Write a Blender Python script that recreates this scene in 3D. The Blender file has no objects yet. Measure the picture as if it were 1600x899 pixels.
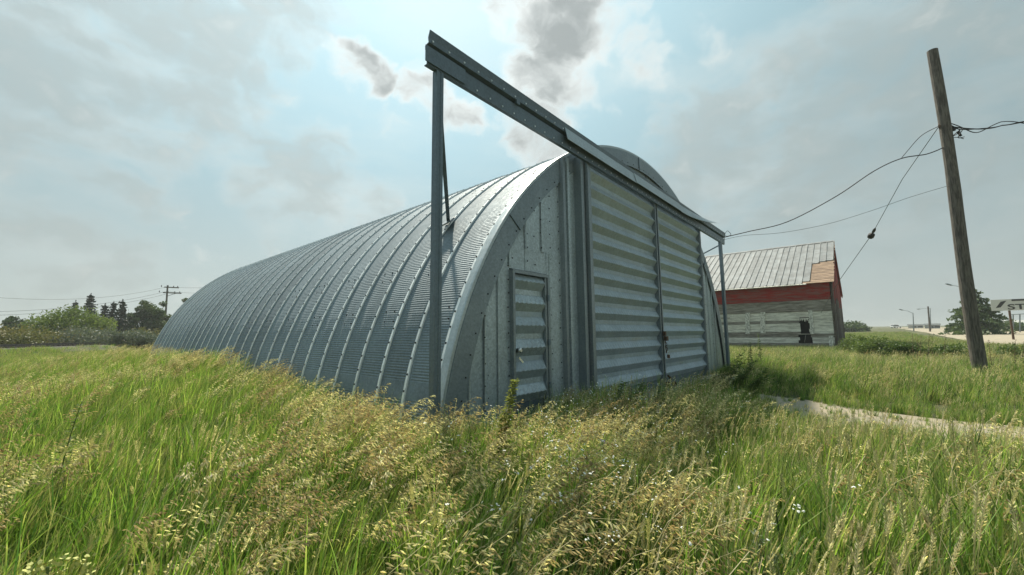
import bpy, math, random
from math import sin, cos, tan, pi, radians, sqrt, exp, atan2, hypot
from mathutils import Vector, Matrix, noise

S = bpy.context.scene
COL = S.collection
R = random.Random(7)

# ------------------------------------------------------------------ camera
CAM = Vector((-2.506, -3.672, 1.25))
YAW, PITCH, ROLL, FPX = radians(49.2507), radians(6.5364), radians(0.5967), 637.86
fw = Vector((sin(YAW)*cos(PITCH), cos(YAW)*cos(PITCH), sin(PITCH)))
r0 = Vector((cos(YAW), -sin(YAW), 0)); u0 = r0.cross(fw)
cr = r0*cos(ROLL) - u0*sin(ROLL); cu = u0*cos(ROLL) + r0*sin(ROLL)
cd = bpy.data.cameras.new("camera"); cam = bpy.data.objects.new("camera", cd); COL.objects.link(cam)
cam.matrix_world = Matrix(((cr.x, cu.x, -fw.x, CAM.x), (cr.y, cu.y, -fw.y, CAM.y), (cr.z, cu.z, -fw.z, CAM.z), (0, 0, 0, 1)))
cd.sensor_width = 36; cd.lens = FPX/1600*36; cd.clip_start = 0.05; cd.clip_end = 6000
S.camera = cam
S.view_settings.view_transform = 'Standard'; S.view_settings.look = 'None'
S.view_settings.exposure = 0.25; S.view_settings.gamma = 1; S.view_settings.use_curve_mapping = False

def ray(px, py): return fw + cr*((px-800)/FPX) - cu*((py-449.5)/FPX)
def at(px, py, D):                       # point seen at a pixel, D metres away horizontally
    d = ray(px, py); return CAM + d*(D/hypot(d.x, d.y))
def on_ground(px, py, z=0.0):
    d = ray(px, py); return CAM + d*((z-CAM.z)/d.z)
def on_x(px, py, X):
    d = ray(px, py); return CAM + d*((X-CAM.x)/d.x)

# ------------------------------------------------------------------ sun
SUN_AZ, SUN_EL = radians(33), radians(56)
SUN = Vector((sin(SUN_AZ)*cos(SUN_EL), cos(SUN_AZ)*cos(SUN_EL), sin(SUN_EL)))
ld = bpy.data.lights.new("sun", 'SUN'); ld.energy = 5.0; ld.angle = radians(2.2); ld.color = (1.0, 0.92, 0.76)
sun = bpy.data.objects.new("sun", ld); COL.objects.link(sun)
sun.rotation_euler = (-SUN).to_track_quat('-Z', 'Y').to_euler(); sun.location = SUN*60

# ------------------------------------------------------------------ node helpers
class NT:
    def __init__(s, tree): s.t = tree; s.n = tree.nodes; s.l = tree.links; s.n.clear()
    def new(s, typ, **kw):
        x = s.n.new(typ)
        for k, v in kw.items(): setattr(x, k, v)
        return x
    def put(s, sock, v):
        if isinstance(v, bpy.types.NodeSocket): s.l.new(v, sock)
        else:
            try: sock.default_value = v
            except Exception:
                if hasattr(v, '__len__') and len(v) == 3: sock.default_value = (*v, 1)
                else: raise
    def m(s, op, a, b=0.0, c=None, clamp=False):
        x = s.new('ShaderNodeMath', operation=op); x.use_clamp = clamp
        s.put(x.inputs[0], a); s.put(x.inputs[1], b)
        if c is not None: s.put(x.inputs[2], c)
        return x.outputs[0]
    def vm(s, op, a, b=None, scale=None):
        x = s.new('ShaderNodeVectorMath', operation=op); s.put(x.inputs[0], a)
        if b is not None: s.put(x.inputs[1], b)
        if scale is not None: s.put(x.inputs['Scale'], scale)
        return x.outputs['Value'] if op in ('DOT_PRODUCT', 'LENGTH') else x.outputs[0]
    def mix(s, f, a, b, blend='MIX'):
        x = s.new('ShaderNodeMix', data_type='RGBA', blend_type=blend)
        s.put(x.inputs[0], f); s.put(x.inputs[6], a); s.put(x.inputs[7], b); return x.outputs[2]
    def noise(s, vec=None, scale=5, detail=4, rough=.5, out=0, dist=0):
        x = s.new('ShaderNodeTexNoise'); s.put(x.inputs['Scale'], scale); x.inputs['Detail'].default_value = detail
        x.inputs['Roughness'].default_value = rough; x.inputs['Distortion'].default_value = dist
        if vec is not None: s.l.new(vec, x.inputs['Vector'])
        return x.outputs[out]
    def rng(s, v, a, b, c=0., d=1., smooth=True):
        x = s.new('ShaderNodeMapRange', interpolation_type='SMOOTHSTEP' if smooth else 'LINEAR'); x.clamp = True
        s.put(x.inputs[0], v); s.put(x.inputs[1], a); s.put(x.inputs[2], b); s.put(x.inputs[3], c); s.put(x.inputs[4], d)
        return x.outputs[0]
    def scalev(s, vec, sc):
        x = s.new('ShaderNodeMapping'); s.l.new(vec, x.inputs[0]); x.inputs['Scale'].default_value = sc; return x.outputs[0]

# ------------------------------------------------------------------ world
W = bpy.data.worlds.new("World"); S.world = W; W.use_nodes = True
t = NT(W.node_tree)
dirv = t.new('ShaderNodeTexCoord').outputs['Generated']
sky = t.new('ShaderNodeTexSky', sky_type='NISHITA'); sky.sun_disc = False
sky.sun_elevation = SUN_EL; sky.sun_rotation = SUN_AZ; sky.air_density = 1.2; sky.dust_density = 3.5; sky.ozone_density = 1.5
sdot = t.m('MAXIMUM', t.vm('DOT_PRODUCT', dirv, tuple(SUN)), 0.0)
glow = t.m('POWER', sdot, 3.6)
sep = t.new('ShaderNodeSeparateXYZ'); t.l.new(dirv, sep.inputs[0]); zz = sep.outputs[2]
veil = t.mix(glow, (.225, .32, .34), (.60, .90, 1.0))
hz = t.rng(zz, -.02, .40, 1, 0)
veil = t.mix(t.m('MULTIPLY', hz, .75), veil, t.mix(t.m('POWER', sdot, 2.2), (.45, .50, .48), (.78, .86, .82)))
skyc = t.mix(1.0, sky.outputs[0], (.075, .075, .075), 'MULTIPLY')
base = t.mix(.90, skyc, veil)
# clouds: broad soft wisps plus the few heavier backlit ones over the hut
warp = t.noise(dirv, 8.0, 4, .55, out=1)
wd = t.vm('NORMALIZE', t.vm('ADD', dirv, t.vm('SCALE', t.vm('SUBTRACT', warp, (.5, .5, .5)), scale=.12)))
def blob(px, py, rad, w):
    d = ray(px, py).normalized()
    dp = t.vm('DOT_PRODUCT', wd, tuple(d))
    return t.m('MULTIPLY', t.rng(dp, cos(rad), cos(rad*.15)), w)
def blobs(lst):
    dens = None
    for b in lst:
        v = blob(*b); dens = v if dens is None else t.m('MAXIMUM', dens, v)
    return dens
heavy = blobs([(552, 88, .066, 1.15), (592, 120, .058, 1.1), (655, 140, .066, 1.1), (690, 165, .07, .95), (728, 180, .066, 1.05), (885, 40, .16, 1.3), (862, 105, .14, 1.2), (838, 165, .12, 1.0), (848, 232, .10, .7), (905, 5, .15, 1.1), (985, 90, .11, .6), (800, 30, .07, .6)])
broad = blobs([(1130, 235, .20, .9), (1075, 285, .16, .85), (1250, 200, .24, .8), (1400, 120, .26, .75), (1250, 330, .16, .75), (1330, 250, .26, .7), (1490, 220, .26, .6), (440, 15, .14, .8), (560, 310, .11, .8), (500, 285, .16, .9), (420, 265, .13, .75), (230, 70, .26, 1.), (300, 110, .16, .8), (90, 60, .3, .9), (190, 235, .16, .75), (150, 420, .12, .7), (60, 400, .14, .7), (430, 345, .08, .6), (1560, 380, .26, .5)])
fb = t.noise(t.scalev(wd, (1, 1, 1.5)), 13.0, 6, .50)
fl_ = t.noise(t.scalev(dirv, (1, 1, 2.0)), 6.0, 6, .55)
rawh = t.m('ADD', heavy, t.m('MULTIPLY', t.m('SUBTRACT', fb, .5), 2.3))
rawb = t.m('ADD', t.m('MULTIPLY', broad, .9), t.m('MULTIPLY', t.m('SUBTRACT', fb, .5), 1.6))
denh = t.rng(rawh, .16, 1.15); denb = t.rng(rawb, .08, 1.05, 0, .66)
wisp = t.rng(t.noise(t.scalev(dirv, (1.2, 1.2, 4.2)), 2.4, 7, .58), .40, .72, 0, .50)
core_h = t.rng(t.m('ADD', rawh, t.m('MULTIPLY', t.m('SUBTRACT', fl_, .5), 1.0)), .45, 1.7)
core_b = t.rng(t.m('ADD', t.m('MULTIPLY', rawb, .6), t.m('MULTIPLY', fl_, 1.2)), .62, 1.15)
near = t.m('POWER', sdot, 2.4)
col_b = t.mix(core_b, t.mix(near, (.42, .475, .465), (.90, .96, .94)), t.mix(near, (.30, .35, .345), (.54, .58, .56)))
col_h = t.mix(core_h, t.mix(near, (.46, .50, .48), (.95, .99, .97)), t.mix(near, (.27, .30, .295), (.36, .39, .39)))
skyall = t.mix(t.m('MULTIPLY', wisp, .65), base, t.mix(near, (.37, .425, .42), (.82, .91, .90)))
skyall = t.mix(denb, skyall, col_b)
skyall = t.mix(t.m('MULTIPLY', denh, .95), skyall, col_h)
gnd = t.rng(zz, -.06, -.005, 1, 0)
skyall = t.mix(gnd, skyall, (.16, .17, .13))
bg = t.new('ShaderNodeBackground'); t.l.new(skyall, bg.inputs[0]); bg.inputs[1].default_value = 1.0
wo = t.new('ShaderNodeOutputWorld'); t.l.new(bg.outputs[0], wo.inputs[0])

# ------------------------------------------------------------------ materials
def mat(name):
    m_ = bpy.data.materials.new(name); m_.use_nodes = True; t = NT(m_.node_tree)
    o = t.new('ShaderNodeOutputMaterial'); b = t.new('ShaderNodeBsdfPrincipled'); t.l.new(b.outputs[0], o.inputs[0])
    return m_, t, b, o
def objpos(t): return t.new('ShaderNodeTexCoord').outputs['Object']
def worldpos(t): return t.new('ShaderNodeNewGeometry').outputs['Position']

def galv(name, base, rough=.45, metal=.75, spangle=38, vary=.22, crimp=False, streak=.25, dirt=None, ovary=.16):
    m_, t, b, o = mat(name); p = worldpos(t)
    vo = t.new('ShaderNodeTexVoronoi'); t.l.new(p, vo.inputs['Vector']); vo.inputs['Scale'].default_value = spangle
    sp = t.new('ShaderNodeSeparateColor'); t.l.new(vo.outputs['Color'], sp.inputs[0])
    big = t.noise(p, 1.7, 5, .6)
    st = t.noise(t.scalev(p, (7, 7, .6)), 2.0, 5, .65)
    f = t.m('ADD', t.m('MULTIPLY', t.m('SUBTRACT', sp.outputs[0], .5), vary), t.m('MULTIPLY', t.m('SUBTRACT', big, .5), .5))
    f = t.m('ADD', f, t.m('MULTIPLY', t.m('SUBTRACT', st, .5), streak))
    oi = t.new('ShaderNodeObjectInfo')
    f = t.m('ADD', f, t.m('MULTIPLY', t.m('SUBTRACT', oi.outputs['Random'], .5), ovary))
    k = t.m('ADD', f, 1.0)
    c = t.vm('SCALE', tuple(base), scale=k)
    if dirt: c = t.mix(t.rng(t.noise(t.scalev(p, (.8, .8, 2.2)), 2.2, 6, .65), .52, .75, 0, .65), c, dirt)
    t.l.new(c, b.inputs['Base Color']); b.inputs['Metallic'].default_value = metal
    t.put(b.inputs['Roughness'], t.m('ADD', rough, t.m('MULTIPLY', t.m('SUBTRACT', sp.outputs[1], .5), .16)))
    bn = t.new('ShaderNodeBump')
    h = t.m('ADD', t.m('MULTIPLY', t.noise(p, 5, 3), .25), t.m('MULTIPLY', t.noise(t.scalev(p, (1, 1, 1.5)), 1.6, 2), 1.4))
    bn.inputs['Strength'].default_value = .35; bn.inputs['Distance'].default_value = .01
    if crimp:
        uv = t.new('ShaderNodeUVMap'); s_ = t.new('ShaderNodeSeparateXYZ'); t.l.new(uv.outputs[0], s_.inputs[0])
        w = t.m('SINE', t.m('MULTIPLY', s_.outputs[1], 2*pi/.036))
        msk = t.m('MULTIPLY', t.rng(s_.outputs[0], .075, .11), t.rng(s_.outputs[0], .60, .55))
        gap = t.rng(t.m('ABSOLUTE', t.m('SUBTRACT', t.m('FRACT', t.m('DIVIDE', t.m('ADD', s_.outputs[1], .9), 3.05)), .5)), .03, .045)
        h = t.m('ADD', t.m('MULTIPLY', t.m('MULTIPLY', w, msk), gap), t.m('MULTIPLY', h, 2.2))
        bn.inputs['Strength'].default_value = .85; bn.inputs['Distance'].default_value = .0035
    t.l.new(h, bn.inputs['Height']); t.l.new(bn.outputs[0], b.inputs['Normal'])
    return m_
M = {}
M['panel'] = galv('galvanised_arch_sheet', (.225, .275, .31), .66, .40, 45, .20, crimp=True, ovary=.34)
M['strip'] = galv('zinc_strip_painted_sheen', (.90, .92, .92), .42, .25, 60, .1)  # zinc made far paler than the panels: sky sheen painted into the colour
M['edge'] = galv('zinc_arch_edge', (.45, .50, .52), .42, .5, 40, .15)
M['wall'] = galv('spangled_end_sheet', (.40, .46, .49), .48, .5, 42, .34, streak=.25)
M['ring'] = galv('dull_zinc_ring', (.23, .27, .295), .5, .6, 40, .2)
M['door'] = galv('ribbed_door_zinc', (.35, .415, .46), .52, .28, 30, .18, streak=.3, dirt=(.33, .35, .33))
M['steel'] = galv('dark_zinc_steel', (.13, .17, .205), .45, .3, 50, .2)
M['steel2'] = galv('mid_zinc_steel', (.24, .275, .295), .45, .6, 50, .2)
M['hood'] = galv('pale_flashing', (.36, .41, .43), .46, .6, 45, .2)

def plain(name, col, rough=.7, metal=0., nscale=8, amt=.3, stretch=(1, 1, 1), col2=None, bump=.3, use_obj=False):
    m_, t, b, o = mat(name); p = objpos(t) if use_obj else worldpos(t)
    n = t.noise(t.scalev(p, stretch), nscale, 6, .65)
    if col2: c = t.mix(t.rng(n, .38, .62), col, col2)
    else: c = t.vm('SCALE', tuple(col), scale=t.m('ADD', 1-amt*.5, t.m('MULTIPLY', n, amt)))
    oi = t.new('ShaderNodeObjectInfo')
    c = t.vm('SCALE', c, scale=t.m('ADD', .88, t.m('MULTIPLY', oi.outputs['Random'], .24)))
    t.l.new(c, b.inputs['Base Color']); b.inputs['Roughness'].default_value = rough; b.inputs['Metallic'].default_value = metal
    bn = t.new('ShaderNodeBump'); bn.inputs['Strength'].default_value = bump; bn.inputs['Distance'].default_value = .02
    t.l.new(n, bn.inputs['Height']); t.l.new(bn.outputs[0], b.inputs['Normal'])
    return m_
M['bolt'] = plain('dark_bolt', (.03, .035, .04), .5, .5)
M['boltl'] = plain('bright_bolt', (.75, .77, .77), .35, .6)
M['hole'] = plain('interior_shade', (.012, .012, .013), .9)  # near-black colour painting the shade inside the barn
M['rust'] = plain('rusty_iron', (.07, .05, .04), .7, .4, 30, .6, col2=(.16, .09, .05))
M['chrome'] = plain('padlock_chrome', (.75, .76, .76), .25, .9)
M['concrete'] = plain('apron_concrete', (.34, .32, .28), .9, 0, 3, .4, col2=(.25, .235, .20))
M['pole'] = plain('weathered_pole_wood', (.20, .175, .15), .9, 0, 5, .5, (6, 6, .7), col2=(.085, .075, .066), bump=.7)
M['cable'] = plain('black_cable', (.02, .02, .022), .6)
M['wire'] = plain('steel_wire', (.16, .17, .17), .5, .5)
M['redworn'] = plain('peeling_red_board', (.32, .02, .016), .9, 0, 3, .5, (1, .4, 3), col2=(.24, .09, .075))
M['red'] = plain('faded_red_board', (.34, .022, .018), .85, 0, 3.2, .5, (1, .6, 3), col2=(.22, .018, .016))
M['grey'] = plain('bare_grey_board', (.36, .33, .29), .9, 0, 4, .5, (1, .35, 4), col2=(.17, .15, .13))
M['white'] = plain('flaking_white_board', (.82, .79, .71), .9, 0, 3.5, .5, (1, .5, 3), col2=(.54, .51, .45))
M['trim'] = plain('white_trim_board', (.88, .86, .80), .85, 0, 6, .4, (2, 2, 1), col2=(.40, .38, .34))
M['char'] = plain('dark_weathered_board', (.045, .035, .03), .9, 0, 4, .5, (5, 5, .5), col2=(.13, .105, .09))
M['rawroof'] = plain('bare_roof_board', (.42, .29, .20), .9, 0, 4, .5, (3, .4, 3), col2=(.20, .14, .10))
M['barnroof'] = plain('old_barn_roofing', (.28, .295, .30), .65, .2, 1.6, .4, (1, 1, 1), col2=(.21, .215, .215))
M['sand'] = plain('pale_sand', (.44, .37, .265), .95, 0, 2.2, .5, col2=(.34, .30, .23))
M['ballast'] = plain('track_ballast', (.15, .14, .13), .95, 0, 9, .5, col2=(.09, .085, .08))
M['rail'] = plain('rail_steel', (.05, .045, .04), .6, .3)
M['bark'] = plain('tree_bark', (.07, .055, .045), .95, 0, 8, .5)
M['bwall'] = plain('pale_building', (.42, .42, .40), .8)
M['bdark'] = plain('dark_roofing', (.09, .10, .10), .7)
M['signw'] = plain('sign_white', (.55, .57, .54), .6)
M['signb'] = plain('sign_dark', (.04, .045, .045), .6)
M['carw'] = plain('white_car_paint', (.75, .76, .76), .3)
M['tyre'] = plain('tyre_rubber', (.02, .02, .02), .9)
M['glass'] = plain('car_glass', (.03, .035, .04), .1, .2)
M['petal'] = plain('white_petal', (.78, .78, .74), .7)
M['purple'] = plain('purple_petal', (.25, .14, .42), .7)

def leaf(name, ca, cb, cc_=None, trans=.45, pscale=.5, rough=.55, tipc=None, blades=False):
    m_ = bpy.data.materials.new(name); m_.use_nodes = True; t = NT(m_.node_tree)
    o = t.new('ShaderNodeOutputMaterial'); b = t.new('ShaderNodeBsdfPrincipled'); tr = t.new('ShaderNodeBsdfTranslucent'); mx = t.new('ShaderNodeMixShader')
    oi = t.new('ShaderNodeObjectInfo'); p = worldpos(t)
    n1 = t.noise(p, pscale, 3, .55); n2 = t.noise(p, 9, 2, .5)
    f = t.m('ADD', t.m('MULTIPLY', n1, .7), t.m('MULTIPLY', oi.outputs['Random'], .35), clamp=True)
    c = t.mix(t.rng(f, .28, .72), ca, cb)
    if cc_: c = t.mix(t.rng(t.m('ADD', n2, t.m('MULTIPLY', n1, .35)), .66, .82, 0, .9), c, cc_)
    if blades:
        a = t.new('ShaderNodeAttribute'); a.attribute_name = 'r'
        c = t.vm('SCALE', c, scale=t.m('ADD', .42, t.m('MULTIPLY', a.outputs['Fac'], 1.15)))
        c = t.mix(t.rng(t.m('FRACT', t.m('MULTIPLY', a.outputs['Fac'], 7.3)), .86, .95, 0, .8), c, blades)
    if tipc:
        a = t.new('ShaderNodeAttribute'); a.attribute_name = 't'
        c = t.mix(t.rng(a.outputs['Fac'], .55, 1., 0, .75), c, tipc)
    t.l.new(c, b.inputs['Base Color']); b.inputs['Roughness'].default_value = rough
    b.inputs['Specular IOR Level'].default_value = .35
    c2 = t.mix(1.0, c, (1.25, 1.3, .8), 'MULTIPLY')
    t.l.new(c2, tr.inputs[0]); mx.inputs[0].default_value = trans
    t.l.new(b.outputs[0], mx.inputs[1]); t.l.new(tr.outputs[0], mx.inputs[2]); t.l.new(mx.outputs[0], o.inputs[0])
    return m_
M['grassA'] = leaf('green_blade', (.11, .22, .035), (.25, .38, .065), (.40, .41, .15), .42, .75, blades=(.42, .40, .22))
M['grassB'] = leaf('dark_blade', (.06, .13, .035), (.14, .23, .06), (.26, .29, .10), .45, .45, blades=(.34, .33, .18))
M['grassDry'] = leaf('dry_stem', (.40, .34, .18), (.30, .29, .12), (.50, .43, .26), .35, .6)
M['head'] = leaf('tan_seed_head', (.62, .55, .36), (.82, .75, .54), (.48, .39, .24), .4, .7, blades=(.42, .42, .22))
M['headR'] = leaf('reddish_seed_head', (.46, .35, .22), (.62, .50, .32), (.40, .29, .17), .4, .7, blades=(.62, .54, .36))
M['headG'] = leaf('greenish_seed_head', (.42, .42, .19), (.52, .48, .26), (.45, .38, .2), .4, .7)
M['weed'] = leaf('weed_leaf', (.09, .14, .045), (.15, .20, .07), None, .35, 1.0)
M['weedY'] = leaf('yellow_weed_leaf', (.24, .27, .07), (.38, .36, .12), None, .4, 1.0)
M['silver'] = leaf('silver_leaf', (.18, .23, .14), (.26, .30, .20), None, .3, 1.0)
M['spruce'] = leaf('spruce_needles', (.018, .036, .030), (.035, .055, .042), None, .12, .5)
M['dark'] = leaf('dark_foliage', (.045, .078, .034), (.08, .12, .048), None, .3, .4)
M['yel'] = leaf('yellow_green_foliage', (.12, .17, .04), (.20, .25, .06), None, .4, .5)
M['grw'] = leaf('grey_willow_foliage', (.10, .125, .10), (.16, .185, .145), None, .3, .5)
M['brush'] = leaf('brush_foliage', (.10, .12, .04), (.17, .16, .06), (.22, .18, .08), .3, .3)

# ground
m_, t, b, o = mat('meadow_ground'); p = worldpos(t)
c = t.mix(t.rng(t.noise(p, .6, 6, .6), .35, .65), (.055, .07, .028), (.12, .12, .05))
c = t.mix(t.rng(t.noise(p, .06, 5, .6), .45, .7, 0, .7), c, (.19, .18, .085))
t.l.new(c, b.inputs['Base Color']); b.inputs['Roughness'].default_value = .95
bn = t.new('ShaderNodeBump'); bn.inputs['Distance'].default_value = .1; t.l.new(t.noise(p, 6, 6, .7), bn.inputs['Height']); t.l.new(bn.outputs[0], b.inputs['Normal'])
M['ground'] = m_

# ------------------------------------------------------------------ mesh helpers
class MB:
    def __init__(s): s.v = []; s.f = []; s.uv = None; s.mi = []; s.cur = 0
    def face(s, pts):
        i = len(s.v); s.v += [tuple(p) for p in pts]; s.f.append(tuple(range(i, i+len(pts)))); s.mi.append(s.cur)
    def box(s, x0, x1, y0, y1, z0, z1):
        i = len(s.v)
        s.v += [(x, y, z) for z in (z0, z1) for y in (y0, y1) for x in (x0, x1)]
        for f in ((0, 2, 3, 1), (4, 5, 7, 6), (0, 1, 5, 4), (2, 6, 7, 3), (0, 4, 6, 2), (1, 3, 7, 5)): s.f.append(tuple(i+k for k in f)); s.mi.append(s.cur)
        return s
    def bar(s, a, b, w, h=None, up=Vector((0, 0, 1))):     # square bar between two points
        h = h or w; a = Vector(a); b = Vector(b); d = (b-a).normalized()
        if abs(d.dot(up)) > .98: up = Vector((1, 0, 0))
        x = d.cross(up).normalized(); y = x.cross(d); i = len(s.v)
        for q in (a, b):
            for sx, sy in ((-1, -1), (1, -1), (1, 1), (-1, 1)): s.v.append(tuple(q + x*sx*w/2 + y*sy*h/2))
        for f in ((0, 1, 5, 4), (1, 2, 6, 5), (2, 3, 7, 6), (3, 0, 4, 7), (3, 2, 1, 0), (4, 5, 6, 7)): s.f.append(tuple(i+k for k in f)); s.mi.append(s.cur)
        return s
    def tube(s, pts, rads, n=8, caps=True):
        pts = [Vector(p) for p in pts]; 
        if not hasattr(rads, '__len__'): rads = [rads]*len(pts)
        i0 = len(s.v); ref = None
        for k, p in enumerate(pts):
            d = (pts[min(k+1, len(pts)-1)] - pts[max(k-1, 0)]).normalized()
            if ref is None: ref = Vector((1, 0, 0)) if abs(d.x) < .9 else Vector((0, 1, 0))
            x = (ref - d*ref.dot(d)).normalized(); y = d.cross(x); ref = x
            for j in range(n):
                a = 2*pi*j/n; s.v.append(tuple(p + (x*cos(a) + y*sin(a))*rads[k]))
        for k in range(len(pts)-1):
            for j in range(n):
                a = i0+k*n+j; b_ = i0+k*n+(j+1) % n; s.f.append((a, b_, b_+n, a+n)); s.mi.append(s.cur)
        if caps:
            s.f.append(tuple(i0+j for j in range(n))[::-1]); s.f.append(tuple(i0+(len(pts)-1)*n+j for j in range(n))); s.mi += [s.cur, s.cur]
        return s
    def prism(s, prof, axis, a, b):       # closed profile of (u, w) pairs swept along an axis ('x' keeps (y,z), 'y' keeps (x,z))
        n = len(prof); i = len(s.v)
        for q in (a, b):
            for u, w in prof: s.v.append({'x': (q, u, w), 'y': (u, q, w), 'z': (u, w, q)}[axis])
        for k in range(n): s.f.append((i+k, i+(k+1) % n, i+n+(k+1) % n, i+n+k)); s.mi.append(s.cur)
        s.f.append(tuple(range(i, i+n))[::-1]); s.f.append(tuple(range(i+n, i+2*n))); s.mi += [s.cur, s.cur]
        return s
    def mesh(s, name, mats):
        me = bpy.data.meshes.new(name); me.from_pydata(s.v, [], s.f)
        for m_ in (mats if isinstance(mats, (list, tuple)) else [mats]): me.materials.append(m_)
        if len(me.materials) > 1: me.polygons.foreach_set('material_index', s.mi)
        return me
    def build(s, name, mats, parent=None, smooth=False, fix=True):
        me = s.mesh(name, mats)
        if fix:
            import bmesh
            bm = bmesh.new(); bm.from_mesh(me); bmesh.ops.recalc_face_normals(bm, faces=bm.faces); bm.to_mesh(me); bm.free()
        if smooth: me.polygons.foreach_set('use_smooth', [True]*len(me.polygons))
        return link(name, me, parent)
def link(name, data, parent=None):
    o = bpy.data.objects.new(name, data); COL.objects.link(o)
    if parent is not None: o.parent = parent; o.matrix_parent_inverse = parent.matrix_world.inverted() if False else Matrix.Translation(-parent_loc(parent))
    return o
def parent_loc(p):
    # all parents here are pure translations
    v = Vector(p.location)
    q = p.parent
    while q is not None:
        break
    return v
def empty(name, loc, label, cat, group=None):
    o = bpy.data.objects.new(name, None); COL.objects.link(o); o.location = loc; o.empty_display_size = .3
    return tag(o, label, cat, group)
def tag(o, label=None, cat=None, group=None, kind=None):
    if label: o['label'] = label
    if cat: o['category'] = cat
    if group: o['group'] = group
    if kind: o['kind'] = kind
    return o
def struct(o): o['kind'] = 'structure'; return o
def stuff(o, label=None):
    o['kind'] = 'stuff'
    if label: o['label'] = label
    return o

# ------------------------------------------------------------------ terrain
def sst(a, b, x):
    x = max(0., min(1., (x-a)/(b-a))); return x*x*(3-2*x)
def hgt(x, y):
    d = hypot(x-CAM.x, y-CAM.y)
    h = .40*sst(.6, 8, y)*sst(-3.6, -.6, x)*sst(6, 2, x)*sst(40, 22, y)
    h += .0088*max(0., min(x, 900)-24)*sst(30, -10, y)
    h += .05*noise.noise(Vector((x*.35, y*.35, 0)))*sst(2, 8, d) * (0 if (-.5 < x < 13.5 and -2.5 < y < 19) else 1)
    h += .10*noise.noise(Vector((x*.06, y*.06, 3)))*sst(15, 40, d)
    h -= .10*sst(-.2, -2.2, y)*sst(1, -2.5, x)
    return h
ta = at(-70, 541, 43); tb_ = at(330, 536, 92); tdv = Vector((tb_.x-ta.x, tb_.y-ta.y, 0)).normalized(); tn = Vector((-tdv.y, tdv.x, 0))
base = Vector((ta.x, ta.y, 0)); zr = .76
def bank(x, y):
    u = abs((Vector((x, y, 0))-base).dot(tn)); return (zr-.14)*sst(4.6, 1.5, u) if u < 4.6 else 0.
def gh(x, y): return hgt(x, y)+bank(x, y)
m_ = MB()
def axis(c, lo, hi):
    out = []; v = 0.; st = .8
    while c+v < hi: out.append(c+v); v += st; st *= 1.085
    v = .8; st = .8*1.085
    while c-v > lo: out.append(c-v); v += st; st *= 1.085
    return sorted(out + [lo, hi])
xs = axis(0, -2500, 2500); ys = axis(-3, -2500, 2500)
for y in ys:
    for x in xs: m_.v.append((x, y, hgt(x, y)))
nx = len(xs)
for j in range(len(ys)-1):
    for i in range(nx-1): m_.f.append((j*nx+i, j*nx+i+1, (j+1)*nx+i+1, (j+1)*nx+i)); m_.mi.append(0)
struct(m_.build('ground', M['ground'], smooth=True, fix=False))

def patch(name, outline_fn, x0, x1, n, material, lift, m=6):     # a sheet laid on the ground, ragged edges
    mb = MB()
    for i in range(n+1):
        u = i/n; a, b_ = outline_fn(u)
        for k in range(m+1):
            x = a[0]+(b_[0]-a[0])*k/m; y = a[1]+(b_[1]-a[1])*k/m; mb.v.append((x, y, hgt(x, y)+lift))
    for i in range(n):
        for k in range(m): mb.f.append((i*(m+1)+k, i*(m+1)+k+1, (i+1)*(m+1)+k+1, (i+1)*(m+1)+k)); mb.mi.append(0)
    return struct(mb.build(name, material, fix=False))
def xfar(y): return 5.45+1.6*exp(min(.25, y+1.7)/1.7)
def drive(u):
    y = -1.15 - 40*u**1.6
    w = .25*noise.noise(Vector((y*.7, 1, 0)))
    f = xfar(y)
    return (f-2.2+w, y), (f+.15+.2*noise.noise(Vector((y*.6, 5, 0))), y)
patch('gravel_path', drive, 0, 1, 60, M['sand'], .022)
# apron in front of the doors
struct(MB().box(3.3, 10.4, -1.18, .02, -.25, .035).build('concrete_apron', M['concrete']))
# the gravel road far right
ra, rb_ = Vector((42, -60)), Vector((95, 60))
def road(u):
    # runs roughly towards the horizon on the right: near edge and far edge
    D = 40 + 700*u**2
    a = at(1640-240*min(1, u*1.9)**.6, 500, D*1.0); azm = radians(100.5 - 7.2*min(1., u*2.2)**.5)
    p = (CAM.x + D*sin(azm), CAM.y + D*cos(azm)); q = (CAM.x + (D+18+30*u)*sin(azm+.11-.08*min(1, u*2)), CAM.y + (D+18+30*u)*cos(azm+.11-.08*min(1, u*2)))
    return p, q
def road2(u):
    # a broad gravel road crossing the right edge, narrowing away to the north east
    x0 = 36 + 330*u**1.5; yc = -13.2 - .009*(x0-38)
    k = sst(0, 1, u)
    return (x0, -9.2 - 7.8*u), (x0, -46 + 10*u)
patch('gravel_road', road2, 0, 1, 60, M['sand'], .03, 14)

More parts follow.
